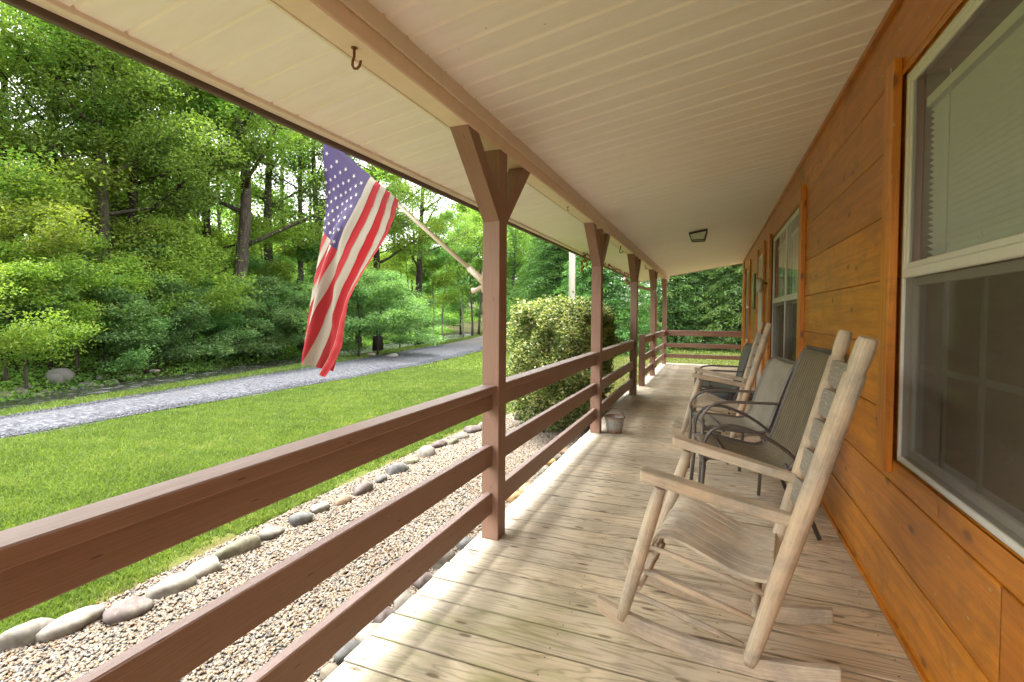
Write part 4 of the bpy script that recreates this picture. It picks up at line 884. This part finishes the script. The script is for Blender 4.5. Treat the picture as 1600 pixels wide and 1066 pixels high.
sling_chair('dark grey sling patio chair at the far end, behind the far rocking chair', (-.141, 5.889, 0), .039, .517,
    [(.0, .43), (.03, .448), (.12, .44), (.25, .428), (.35, .425), (.395, .46), (.43, .56), (.455, .70), (.49, .83), (.515, .875), (.54, .885)],
    [(.45, .622, .01), (.30, .622, .01), (.14, .622, .01), (.05, .600, .01), (-.01, .54, .01), (-.02, .48, .01), (.02, .43, .01), (.10, .41, .0)], M_SC, M_TUBE, rearleg=[(.45, .62), (.41, .44), (.36, .35), (.34, .012)], frontleg=[(-.015, .50), (-.02, .3), (-.03, .012)])
# ------------------------------------------------------------------ flag
M_RED = m_plain('flag_red', (.34, .014, .020), .7, var=.12, sc=3); M_WHT = m_plain('flag_white', (.38, .34, .28), .7, var=.08, sc=3); M_BLU = m_plain('flag_faded_blue', (.052, .034, .105), .7, var=.15, sc=3); M_STAR = m_plain('flag_star', (.42, .40, .38), .7)
for m_ in (M_RED, M_WHT, M_BLU):
    tr = m_.node_tree; out = [n for n in tr.nodes if n.type == 'OUTPUT_MATERIAL'][0]; pb = [n for n in tr.nodes if n.type == 'BSDF_PRINCIPLED'][0]
    ts = tr.nodes.new('ShaderNodeBsdfTranslucent'); tr.links.new(pb.inputs['Base Color'].links[0].from_socket, ts.inputs[0]); mx = tr.nodes.new('ShaderNodeMixShader'); mx.inputs[0].default_value = .3
    tr.links.new(pb.outputs[0], mx.inputs[1]); tr.links.new(ts.outputs[0], mx.inputs[2]); tr.links.new(mx.outputs[0], out.inputs[0])
M_POLE = m_plain('cream_pole', (.66, .58, .45), .4, var=.08)
flag = thing('flag', 'faded stars and stripes flag hanging from a cream pole on the nearest post', 'flag', (-1.13, 2.45, 1.37))
FY = 2.45
def lerp_path(T, f):
    return np.array([np.interp(f, [a[0] for a in T], [a[1] for a in T]), np.interp(f, [a[0] for a in T], [a[2] for a in T])])
# silhouette curves in the flag's hanging plane (x, z), by fly fraction
Lc = [(-.03, -2.19, 2.262), (0., -2.20, 2.235), (.10, -2.215, 2.08), (.2, -2.225, 1.96), (.4, -2.262, 1.70), (.6, -2.315, 1.42), (.8, -2.365, 1.15), (.92, -2.395, .97), (1., -2.385, .895)]
Rc = [(-.03, -1.665, 1.838), (0., -1.672, 1.815), (.08, -1.700, 1.745), (.2, -1.765, 1.62), (.4, -1.885, 1.42), (.55, -1.975, 1.27), (.7, -2.010, 1.11), (.82, -2.025, 1.0), (.92, -2.085, .89), (1., -2.150, .808)]
def flagP(s, t):
    L = lerp_path(Lc, t); R_ = lerp_path(Rc, t); sl = float(np.interp(t, [0, .4, .7, 1.], [0, 1.4/13, 5.6/13, 8/13]))
    th = .0
    # bunching along the pole at the lower hoist
    ss = s
    if s >= sl:
        f = (ss-sl)/(1-sl+1e-9); 
        bun = (1-min(t/.35, 1.))*.10*math.sin(math.pi*f); f2 = f+bun
        p = L+(R_-L)*f2; y = FY+.042*math.sin(f*8.5+t*3.0)*min(1, t*3+.15)+.014*math.sin(f*21+t*7)*min(1, t*3)+.0015*math.sin(t*70+f*9)*f
        y -= .035/(1+math.exp(-(f-(.50+.25*max(0, t-.4)))*60))*min(1, t*2.5)
        if t < .1: p = p+np.array([0, -.012*abs(math.sin(f*16))*(t/.1)])
    else:
        g = (sl-s); p = L+(R_-L)*min(g*1.25, .9)/(1.0); y = FY+.042*math.sin(t*3.0)*min(1, t*3+.15)+.014*math.sin(t*7)*min(1, t*3)+.05*min(1, g*6)
    y -= .020*max(0, min(1, (.16-t)/.12))+.03*max(0, min(1, (t)/.16))*0
    return Vector((p[0], y, p[1]))
NS, NTt = 13*5, 75; mb = MB()
for i in range(NTt+1):
    for j in range(NS+1): mb.v.append(flagP(j/NS, -.03+1.03*i/NTt))
for i in range(NTt):
    for j in range(NS):
        s = (j+.5)/NS; t_ = -.03+1.03*(i+.5)/NTt; st = int(s*13); m_ = 2 if (s < 7/13 and t_ < .4) else (0 if st % 2 == 0 else 1)
        a = i*(NS+1)+j; mb.face((a, a+1, a+NS+2, a+NS+1), ((s, t_),)*4, m_, .5, True)
# hem seams between stripes
for st in range(1, 13):
    s = st/13; t0 = 0.40 if s < 7/13+.001 else 0.0
    if s < 7/13: t0 = .41
    pts = []
    for i in range(30):
        t_ = t0+(1-t0)*i/29
        pts.append(flagP(s, t_)+Vector((0, -.0015, 0)))
    mb.tube(pts, .0012, 4, 4, .5, caps=False)
def star(c, ex, ey, nrm, R_):
    k = len(mb.v); mb.v.append(c)
    for i in range(10):
        a = math.pi/2+i*math.pi/5; r_ = R_ if i % 2 == 0 else R_*.38; mb.v.append(c+ex*(r_*math.cos(a))+ey*(r_*math.sin(a)))
    for i in range(10): mb.face((k, k+1+i, k+1+(i+1) % 10), ((0, 0),)*3, 3, .5)
for row in range(9):
    s = 7/13*(row+1)/10; n = 6 if row % 2 == 0 else 5
    for q in range(n):
        t_ = .4*((q+.5)/6 if n == 6 else (q+1)/6); c = flagP(s, t_); dx = (flagP(s, t_+.01)-c).normalized(); dsv = (flagP(s+.01, t_)-c).normalized(); nn = dx.cross(dsv).normalized(); ey = nn.cross(dx).normalized()
        for sg in (-1, 1): star(c+nn*.003*sg, dx, ey, nn, .0145)
mb.build('cloth', [M_RED, M_WHT, M_BLU, M_STAR, m_plain('seam_thread', (.42, .30, .22), .8)], flag)
mb = MB(); pa = Vector((-1.165, FY, 1.395)); pb_ = Vector((-2.27, FY, 2.305)); mb.tube([pa, pa.lerp(pb_, .3), pb_], [.0125, .012, .011], 12, 0, .5); mb.build('pole', M_POLE, flag)
mb = MB(); mb.tube([pb_, pb_+Vector((-.012, 0, .01)), pb_+Vector((-.03, 0, .025)), pb_+Vector((-.045, 0, .037))], [.008, .02, .02, .006], 12, 0, .5); mb.build('finial', M_POLE, flag)
mb = MB(); mb.box(XO-.006, XO-.0005, FY-.028, FY+.028, 1.31, 1.42, 0, 'z', .5, .002); d = (pb_-pa).normalized(); mb.tube([Vector((XO-.006, FY, 1.367)), pa, pa+d*.075], [.02, .0185, .018], 12, 0, .5); mb.tube([Vector((XO-.004, FY, 1.35)), Vector((XO-.05, FY, 1.325)), Vector((XO-.075, FY, 1.322))], [.012, .012, .016], 8, 0, .5); mb.build('bracket', M_POLE, flag)
# ------------------------------------------------------------------ vegetation
def leaf_quads(C, Lx, Wd, r, up=.6, D=None, spread=.9):
    """rhombic leaves at centres C (n,3); D optional main direction"""
    n = len(C); th = r.rand(n)*6.283; el = r.normal(0, .45, n)
    if D is None: d = np.stack([np.cos(th)*np.cos(el), np.sin(th)*np.cos(el), np.sin(el)-.15], 1)
    else: d = D+r.normal(0, spread, (n, 3))
    d /= np.linalg.norm(d, axis=1)[:, None]
    nr = r.normal(0, 1, (n, 3))*(1-up)+np.array([0, 0, 1])*up; sd = np.cross(d, nr); sd /= (np.linalg.norm(sd, axis=1)[:, None]+1e-9)
    nn = np.cross(sd, d); Lx = Lx[:, None]; Wd = Wd[:, None]
    V = np.stack([C-d*Lx*.5, C+sd*Wd*.5+nn*Wd*.12, C+d*Lx*.5-nn*Lx*.08, C-sd*Wd*.5+nn*Wd*.12], 1)
    return V.reshape(-1, 3)
def quadidx(n): return np.arange(4*n).reshape(n, 4)
def clusters(cent, per, rad, flat, r):
    n = len(cent)*per; C = np.repeat(cent, per, 0); o = r.normal(0, 1, (n, 3)); o /= np.linalg.norm(o, axis=1)[:, None]; o *= (r.rand(n)**.5)[:, None]
    R_ = np.repeat(rad, per)[:, None]; return C+o*R_*np.array([1, 1, flat])
def branchy(r, H, trunk_r, base_frac, crown_r, nl, lean=(0, 0), top_taper=.5, up=.35, sub=4, droop=0., bend=.12):
    """returns trunk MB and cluster centres"""
    mb = MB(); n = 12; tp = []
    ph = r.rand(2)*6.28
    for i in range(n+1):
        f = i/n; tp.append(np.array([lean[0]*f*H+bend*math.sin(f*5+ph[0])*f*1.6, lean[1]*f*H+bend*math.sin(f*4+ph[1])*f*1.6, f*H*.93]))
    rad = [trunk_r*(1.12 if i == 0 else 1)*(1-.80*(i/n)**.9) for i in range(n+1)]
    mb.tube([tuple(p) for p in tp], rad, 9, 0, .5)
    cent = []
    for k in range(nl):
        f = base_frac+(1-base_frac)*((k+r.rand())/nl)**.9; x = f*n; i = min(int(x), n-1); p0 = tp[i]+(tp[i+1]-tp[i])*(x-i)
        q = (f-base_frac)/(1-base_frac); L = crown_r*(math.sin(math.pi*min(1, .22+.78*q)**.8)*.75+.35)*r.uniform(.7, 1.15); az = k*2.4+r.uniform(-.5, .5)
        el = up+.5*q*(1-top_taper)+r.uniform(-.15, .15); d = np.array([math.cos(az)*math.cos(el), math.sin(az)*math.cos(el), math.sin(el)])
        pts = [p0]; m = 5
        for j in range(1, m+1):
            d2 = d+np.array([r.normal(0, .12), r.normal(0, .12), .06-droop*j/m]); d2 /= np.linalg.norm(d2); pts.append(pts[-1]+d2*L/m); d = d2
        rb_ = trunk_r*.30*(1-.6*q)
        mb.tube([tuple(p) for p in pts], [rb_*(1-.8*j/m) for j in range(m+1)], 6, 0, .5)
        for j in range(2, m+1):
            for s_ in range(sub):
                az2 = az+r.uniform(-1.4, 1.4); l2 = L*.38*r.uniform(.4, 1.1); e = pts[j]+np.array([math.cos(az2)*l2, math.sin(az2)*l2, l2*r.uniform(-.25, .5)])
                if r.rand() < .7: mb.tube([tuple(pts[j]), tuple((pts[j]+e)/2+np.array([0, 0, .04])), tuple(e)], [rb_*.28, rb_*.2, rb_*.08], 4, 0, .5)
                cent.append(e); cent.append((pts[j]+e)/2)
        cent.append(pts[-1])
    cent.append(tp[-1]+np.array([0, 0, .2]))
    return mb, np.array(cent)
LEAF = dict(
    a=leafmat('mid_green_leaf', [(0, (0.055, 0.139, 0.014)), (.4, (0.119, 0.249, 0.023)), (.8, (0.206, 0.355, 0.041)), (1, (0.317, 0.433, 0.060))], .5),
    b=leafmat('yellow_green_leaf', [(0, (0.073, 0.149, 0.006)), (.5, (0.164, 0.270, 0.012)), (1, (0.328, 0.392, 0.021))], .5),
    c=leafmat('deep_green_leaf', [(0, (0.064, 0.170, 0.037)), (.5, (0.126, 0.296, 0.066)), (1, (0.251, 0.479, 0.113))], .45),
    d=leafmat('bluish_green_leaf', [(0, (0.061, 0.158, 0.045)), (.5, (0.132, 0.284, 0.078)), (1, (0.263, 0.435, 0.135))], .45))
M_BK = [m_bark('dark_bark', (.018, .014, .011), (.055, .043, .033)), m_bark('grey_brown_bark', (.04, .032, .025), (.12, .098, .078)), m_bark('pale_bark', (.14, .12, .095), (.32, .28, .23))]
def make_tree(name, seed, H, tr, bf, cr_, nl, leafkind, bark, per, leafL, crad, label='', group=None, flat=.62, **kw):
    r = np.random.RandomState(seed); mb, cent = branchy(r, H, tr, bf, cr_, nl, **kw)
    t = thing(name, label, 'tree', (0, 0, 0), 0, group)
    mb.build('trunk', M_BK[bark], t, True)
    rad = r.uniform(.6, 1.3, len(cent))*crad; C = clusters(cent, per, rad, flat, r); n = len(C)
    # lighter on a per-cluster basis
    cl = np.repeat(r.rand(len(cent)), per); rn = np.clip(.45*cl+.55*r.rand(n), 0, 1)
    V = leaf_quads(C, leafL*r.uniform(.7, 1.3, n), leafL*.48*r.uniform(.7, 1.2, n), r)
    npmesh('crown', V, quadidx(n), rn, LEAF[leafkind], t); return t
TG = 'trees along the creek'
P_T = {}
def place(kind, px, py, sc, rz, label, pos=None, zs=None):
    x, y, z = pos if pos else ground_pt(px, py)
    if kind not in P_T: raise KeyError(kind)
    src, used = P_T[kind]
    s3 = (sc, sc, sc*(zs or 1))
    if not used:
        src.location = (x, y, z-.05); src.rotation_euler = (0, 0, rz); src.scale = s3; src['label'] = label; P_T[kind] = (src, True); return src
    return dup(src, (x, y, z-.05), rz, label, s3)
P_T['big1'] = (make_tree('tree', 21, 12.5, .26, .30, 4.0, 15, 'a', 0, 84, .115, .78, group=TG), False)
P_T['big2'] = (make_tree('tree', 22, 13.5, .24, .36, 3.6, 14, 'a', 1, 80, .115, .74, group=TG, bend=.25), False)
P_T['big3'] = (make_tree('tree', 23, 11.0, .20, .22, 3.4, 14, 'b', 0, 76, .11, .74, group=TG, up=.15), False)
P_T['slim'] = (make_tree('tree', 24, 10.5, .10, .42, 2.2, 11, 'a', 1, 58, .14, .50, group=TG, bend=.3, sub=3), False)
P_T['pale'] = (make_tree('tree', 25, 9.5, .085, .50, 1.9, 9, 'd', 2, 60, .15, .50, group=TG, bend=.38, sub=3), False)
P_T['under'] = (make_tree('understory_tree', 26, 3.6, .05, .06, 1.9, 12, 'd', 0, 74, .11, .52, group=TG, up=.10, sub=3, flat=.45), False)
P_T['under2'] = (make_tree('understory_tree', 27, 4.6, .05, .14, 2.0, 11, 'b', 1, 74, .105, .56, group=TG, up=.2, sub=3, flat=.5), False)
P_T['under3'] = (make_tree('understory_tree', 28, 4.2, .06, .04, 2.1, 12, 'c', 0, 74, .12, .54, group=TG, up=.15, sub=3, flat=.5), False)
P_T['gnarl'] = (make_tree('tree', 29, 12.0, .30, .34, 4.2, 11, 'a', 1, 42, .13, .55, group=TG, bend=.45, up=.45, sub=3), False)
T = [('big1', 12, 560, .8, 0, 'dark straight-trunked tree at the far left edge of the woods'), ('big3', 88, 562, .85, 1, 'yellow-green tree with a dark trunk, second from the left'), ('big2', 158, 566, .78, 2, 'leaning dark trunk tree behind the large creek boulder'),
     ('big1', 212, 560, .8, 3.9, 'forked dark-trunked tree left of the straight slim one'), ('slim', 270, 556, 1.15, 1.5, 'straight slim grey trunk tree in the left woods'), ('slim', 302, 552, 1.05, 4.2, 'thin tree just left of the big leaning trunk'), ('gnarl', 372, 556, .95, .6, 'big grey-brown tree leaning over the creek left of the flag'),
     ('big2', 425, 545, .95, 5.1, 'tall tree between the big leaning trunk and the flag'), ('big3', 330, 545, .9, 2.2, 'light green tree behind the creek, mid left'), ('slim', 240, 552, 1.1, 5.7, 'slender tree behind the forked one'),
     ('big1', 655, 540, .9, 2.4, 'thick dark double trunk beside the road right of the flag'), ('pale', 692, 534, .85, 0, 'pale wavy-trunked tree at the road edge'), ('pale', 676, 536, .62, 2.5, 'thin pale sapling next to the thick dark trunk'), ('pale', 724, 528, .8, 4.0, 'pale slim tree just left of the flag bracket'),
     ('slim', 738, 526, .85, 3.3, 'bent slim tree below the flag bracket'), ('slim', 748, 524, .9, 1.1, 'slim tree hidden by the nearest post'), ('big2', 800, 516, .85, 2.9, 'dark-trunked tree right of the nearest post'), ('pale', 812, 514, .9, 5.3, 'pale slim tree right of the nearest post'),
     ('slim', 828, 512, 1., 2.0, 'leaning slim tree behind the bush top'), ('big1', 590, 548, .85, 4.9, 'leafy tree directly right of the flag'), ('big3', 560, 545, .8, 3.3, 'light green tree behind the flag'), ('big2', 500, 552, .85, .9, 'tall tree behind the flag canton'), ('big1', 760, 516, .95, 5.9, 'full green tree behind the nearest post'), ('big2', 870, 508, .9, 4.4, 'green tree behind the utility pole'), ('big1', 925, 506, .8, 1.9, 'rounded tree behind the second post')]
for a in T: place(*a)
U = [('under2', 42, 612, .62, 0, 'yellow-green sapling at the left of the creek bank'), ('under', 228, 583, .7, 1, 'dark spreading understory tree over the bank, mid left'), ('under', 300, 572, .65, 2.6, 'bluish green low tree left of the big leaning trunk'), ('under3', 165, 585, .55, 0, 'deep green low tree behind the bank rocks'),
     ('under', 430, 566, .7, 4.4, 'low spreading tree left of the flag bottom'), ('under2', 120, 588, .7, 3, 'yellow-green low tree above the large boulder'), ('under3', 350, 560, .6, 5, 'deep green low tree behind the leaning trunk'), ('under2', 10, 600, .8, 5, 'bright yellow-green low tree at the left frame edge'), ('under', 590, 556, .8, 0.5, 'leafy low tree right of the flag bottom'),
     ('under3', 560, 560, .7, 2.5, 'dark low tree behind the flag bottom'), ('under', 625, 545, .8, 3.1, 'bright low tree left of the thick dark trunk'), ('under3', 480, 560, .7, 1.2, 'dark low tree behind the hanging flag'), ('under2', 258, 565, .85, 2, 'light green low tree behind the spreading dark one'), ('under3', 80, 580, .7, 1.9, 'dark low tree left of the boulder'), ('under', 395, 563, .75, 5.5, 'small low tree at the foot of the big leaning trunk')]
for a in U: place(*a)
for a in [('under2', 60, 556, 1.15, .4, 'tall yellow-green understory tree at far left behind the bank'), ('under', 145, 552, 1.0, 2.2, 'soft green understory tree behind the boulder'), ('under2', 250, 546, 1.1, 3.9, 'tall light green understory tree in the left woods, centre'),
          ('under2', 405, 541, 1.1, 5.0, 'light green understory tree just left of the flag'), ('under', 470, 545, 1.2, .2, 'soft green understory tree behind the flag'), ('under2', 640, 536, 1.2, 2.8, 'light green understory tree behind the thick dark trunk'), ('under', 720, 524, 1.6, 4.1, 'soft green understory tree behind the pale slim trunks'), ('under3', 770, 517, 1.8, 5.5, 'deep green understory tree behind the nearest post'), ('under', 820, 511, 1.8, 1.0, 'soft green understory tree right of the nearest post')]: place(*a)
# left foreground branch tree (bright yellow-green, reaching in at the frame edge)
x, y, z = ground_pt(-60, 650)
place('under2', 0, 0, .62, 2.2, 'bright lime-green tree reaching in at the left frame edge', (x-.6, y+.0, z))
# dead snag showing bare branches against the sky
def snag(px, py, H, label, seed):
    x, y, z = ground_pt(px, py); r = np.random.RandomState(seed); t = thing('bare_tree', label, 'tree', (x, y, z-.05), 0); mb, c = branchy(r, H, .14, .45, 2.6, 12, up=.7, sub=3); mb.build('trunk', M_BK[1], t, True)
snag(180, 556, 15.5, 'bare-branched tree rising behind the left crowns', 41); snag(470, 548, 13.5, 'bare-limbed tree showing above the flag', 42)
# conifers at the far end of the porch
def make_conifer(seed, H, R_, label=''):
    r = np.random.RandomState(seed); t = thing('evergreen_tree', label, 'tree', (0, 0, 0), 0, 'evergreens beyond the end of the porch'); mb = MB(); mb.tube([(0, 0, 0), (.05, 0, H*.5), (0, .04, H)], [.2, .12, .02], 8, 0, .5)
    Cs = []; Ds = []; cl = []
    for k in range(190):
        f = (k+r.rand())/190; z0 = .15+f*(H-.4); L = R_*(1-f)**.75*r.uniform(.75, 1.1)+.15; az = k*2.399; d = np.array([math.cos(az), math.sin(az), 0.]); 
        pts = [np.array([0, 0, z0])+d*L*q+np.array([0, 0, .25*L*q-.42*L*q*q]) for q in (0, .33, .66, 1.)]
        mb.tube([tuple(p) for p in pts], [.025, .018, .01, .004], 4, 0, .5)
        m = int(60+190*L/R_); q = r.rand(m)**.6; side = r.normal(0, .30, m)*(1.1-q*.6)*L*.62; sd = np.array([-d[1], d[0], 0])
        zc = .25*L*q-.42*L*q*q; C = np.array([0, 0, z0])+d[None]*(L*q)[:, None]+sd[None]*side[:, None]; C[:, 2] += zc-np.abs(side)*.25+r.normal(0, .05, m)
        D = d[None]*.8+sd[None]*np.sign(side)[:, None]*.75+np.array([0, 0, -.25]); Cs.append(C); Ds.append(D); cl.append(np.clip(.35*r.rand()+.25*q+.4*r.rand(m), 0, 1))
    C = np.concatenate(Cs); D = np.concatenate(Ds); n = len(C); V = leaf_quads(C,   .20*r.uniform(.6, 1.3, n), .036*r.uniform(.7, 1.3, n), r, .55, D, .45)
    mb.build('trunk', M_BK[0], t, True); npmesh('crown', V, quadidx(n), np.concatenate(cl), LEAF['e'], t); return t
LEAF['e'] = leafmat('evergreen_spray', [(0, (0.017, 0.065, 0.010)), (.5, (0.046, 0.138, 0.017)), (1, (0.119, 0.248, 0.029))], .35)
P_T['con1'] = (make_conifer(51, 6.6, 2.7), False); P_T['con2'] = (make_conifer(52, 7.6, 2.9), False)
CO = [('con1', (-4.2, 20.5), 1.0, 0, 'feathery evergreen left of the third post'), ('con2', (-1.6, 24.5), 1.0, 1, 'evergreen between the newel and the corner post'), ('con1', (1.2, 24.0), 1.05, 2, 'broad evergreen behind the middle of the end railing'), ('con2', (3.8, 25), 1.05, 3, 'evergreen behind the right part of the end railing'), ('con1', (6.3, 24), 1.2, 4, 'evergreen partly hidden by the house corner'),
      ('con2', (-6.8, 23), 1.0, 5, 'dark evergreen behind the variegated bush'), ('con1', (-.3, 28.5), 1.3, .7, 'taller evergreen in the second row, left'), ('con2', (3, 29), 1.3, 2.7, 'taller evergreen in the second row, right'), ('con1', (-8.6, 27), 1.1, 4.4, 'evergreen beside the utility pole'), ('con2', (8.6, 27), 1.1, 1.4, 'rightmost evergreen behind the house')]
for k, (x, y), sc, rz, lab in CO: place(k, 0, 0, sc, rz, lab, (x, y, -.3))
# variegated bush
def bush():
    r = np.random.RandomState(61); t = thing('variegated_bush', 'large clipped cream-and-green variegated bush beside the railing', 'bush', (-1.98, 7.05, -.3))
    n = 62000; th = r.rand(n)*6.283; h = r.rand(n)**.85; zz = h*1.62
    e = 2.6; pr = (np.abs(np.cos(th))**e+np.abs(np.sin(th))**e)**(-1/e)
    shp = np.interp(h, [0, .12, .45, .8, .93, 1.], [.62, .80, 1., .98, .88, .55]); lump = 1+.08*np.sin(th*5+h*9)+.08*np.sin(th*11-h*14)+.07*np.sin(th*3+h*21)+.04*np.sin(th*23+h*31)
    rr_ = pr*shp*lump*(1-.35*r.rand(n)**2.4)+r.normal(0, .03, n)+np.where(r.rand(n) < .03, r.rand(n)*.09, 0); X = rr_*np.cos(th)*.66; Y = rr_*np.sin(th)*1.45
    # slant: near end leans to the porch
    X = X+(-Y)*.10
    tz = r.rand(n) < .22; k = tz.sum(); rad = r.rand(k)**.5*.95; pr2 = pr[tz]; X[tz] = rad*pr2*np.cos(th[tz])*.62; Y[tz] = rad*pr2*np.sin(th[tz])*1.38; zz[tz] = 1.62*(1-.10*rad**4)+r.normal(0, .05, k)+.05*np.sin(X[tz]*9)*np.sin(Y[tz]*6)-.02
    C = np.stack([X, Y, zz], 1); V = leaf_quads(C, .050*r.uniform(.7, 1.3, n), .026*r.uniform(.7, 1.2, n), r, .35)
    npmesh('foliage', V, quadidx(n), r.rand(n), leafmat('variegated_leaf', [(0, (.03, .085, .015)), (.35, (.08, .17, .025)), (.5, (.17, .26, .045)), (.68, (.36, .41, .10)), (.86, (.46, .48, .17)), (1, (.52, .53, .28))], .3), t)
    mb = MB()
    for k in range(26):
        a = r.rand()*6.28; b = r.rand()**.5; p = Vector((.3*b*math.cos(a), 1.1*b*math.sin(a), 0)); q = Vector((.52*b*math.cos(a)+r.normal(0, .08), 1.3*b*math.sin(a), 1.4)); mb.tube([p, p.lerp(q, .5)+Vector((r.normal(0, .05), r.normal(0, .05), 0)), q], [.014, .010, .004], 5, 0, .5)
    mb.build('stems', M_BK[1], t, True)
bush()
# utility pole
t = thing('utility_pole', 'pale weathered utility pole rising behind the bush', 'pole', (-4.66, 17.5, -.3)); mb = MB(); mb.tube([(0, 0, 0), (0, 0, 4), (0, 0, 7.5)], [.125, .115, .10], 12, 0, .5); mb.build('shaft', m_plain('pale_pole', (.50, .46, .40), .8, var=.15, sc=4), t, True)
mb = MB(); mb.box(-.7, .7, -.05, .05, 6.8, 6.9, 0, 'x'); mb.build('crossarm', M_BK[1], t, True)
# ground cover on the far bank, undergrowth mass and far woods
def mass(name, n, fn, leafL, mat, seed, w=.5, up=.5):
    r = np.random.RandomState(seed); C, rn = fn(n, r); n = len(C); V = leaf_quads(C, leafL*r.uniform(.6, 1.3, n), leafL*w*r.uniform(.7, 1.2, n), r, up); return tag(npmesh(name, V, quadidx(n), rn, mat), kind='stuff')
def f_cover(n, r):
    Y = 1+36*r.rand(n)**.9; xf = interp(ROADF, Y); cw = creekw(Y); dd = r.rand(n)**1.2*6.5; X = xf-cw-.05-dd
    hh = .12+.35*np.clip(np.sin(X*1.3+Y*.7)+np.sin(X*.6-Y*1.1)+.6, 0, 2)*np.clip(dd/1.6-.1, .08, 1); Z = hz(X, Y)+r.rand(n)*hh; keep = (np.sin(X*2.1+1)*np.sin(Y*1.7)+r.normal(0, .5, n)) > -.45
    return np.stack([X, Y, Z], 1)[keep], np.clip(r.rand(n)*.6+.4*(.5+.5*np.sin(X*1.9)*np.cos(Y*1.3)), 0, 1)[keep]
mass('bank_ground_cover', 100000, f_cover, .10, LEAF['a'], 71)
def f_under(n, r):
    # lumpy shrubs under the trees
    m = 420; Y = -2+62*r.rand(m); xf = interp(ROADF, Y); dd = 5.2+r.rand(m)*16; X = xf-dd; R_ = r.uniform(.5, 1.3, m); Z = hz(X, Y)+R_*.5; i = r.randint(0, m, n); o = r.normal(0, 1, (n, 3)); o /= np.linalg.norm(o, axis=1)[:, None]; o *= (r.rand(n)**.4)[:, None]
    return np.stack([X, Y, Z], 1)[i]+o*R_[i][:, None]*np.array([1, 1, .75]), np.clip(.5*r.rand(m)[i]+.5*r.rand(n), 0, 1)
mass('undergrowth', 150000, f_under, .17, leafmat('undergrowth_leaf', [(0, (0.053, 0.133, 0.014)), (.5, (0.116, 0.245, 0.020)), (1, (0.231, 0.378, 0.030))], .5), 72)
def f_far(n, r):
    m = 1900; Y = -12+105*r.rand(m); xf = interp(ROADF, Y); dd = 12+r.rand(m)*26; X = xf-dd
    q = r.rand(m); X[q < .28] = r.uniform(-30, 24, m)[q < .28]; Y[q < .28] = r.uniform(46, 70, m)[q < .28]
    H = np.where(q < .28, 12., 5.5+r.rand(m)*5.5); R_ = r.uniform(.9, 2.0, m); Z = hz(X, Y)+.5+r.rand(m)**.9*H; i = r.randint(0, m, n); o = r.normal(0, 1, (n, 3)); o /= np.linalg.norm(o, axis=1)[:, None]; o *= (r.rand(n)**.45)[:, None]
    return np.stack([X, Y, Z], 1)[i]+o*R_[i][:, None]*np.array([1, 1, .6]), np.clip(.55*r.rand(m)[i]+.45*r.rand(n), 0, 1)
mass('far_woods', 420000, f_far, .27, leafmat('far_leaf', [(0, (0.040, 0.110, 0.010)), (.5, (0.100, 0.220, 0.018)), (1, (0.220, 0.350, 0.036))], .5), 73)
# far trunks: individual slim stems
r = np.random.RandomState(81); src = None
names = 0
for k in range(34):
    Y = -2+50*r.rand(); X = float(interp(ROADF, Y))-7-r.rand()*14; z = float(hz(X, Y))
    if src is None:
        src = thing('forest_trunk', 'slim dark trunk deep in the woods', 'tree', (X, Y, z-.1), 0, 'trunks deep in the woods'); mb = MB(); mb.tube([(0, 0, 0), (.08, 0, 3), (-.06, .05, 7), (.1, 0, 12)], [.12, .10, .08, .03], 7, 0, .5); mb.tube([(-.02, .02, 5), (.6, .3, 7), (1.0, .5, 9)], [.05, .035, .01], 5, 0, .5); mb.build('trunk', M_BK[0], src, True)
    else: dup(src, (X, Y, z-.1), r.rand()*6.28, 'slim dark trunk deep in the woods', r.uniform(.8, 1.4))
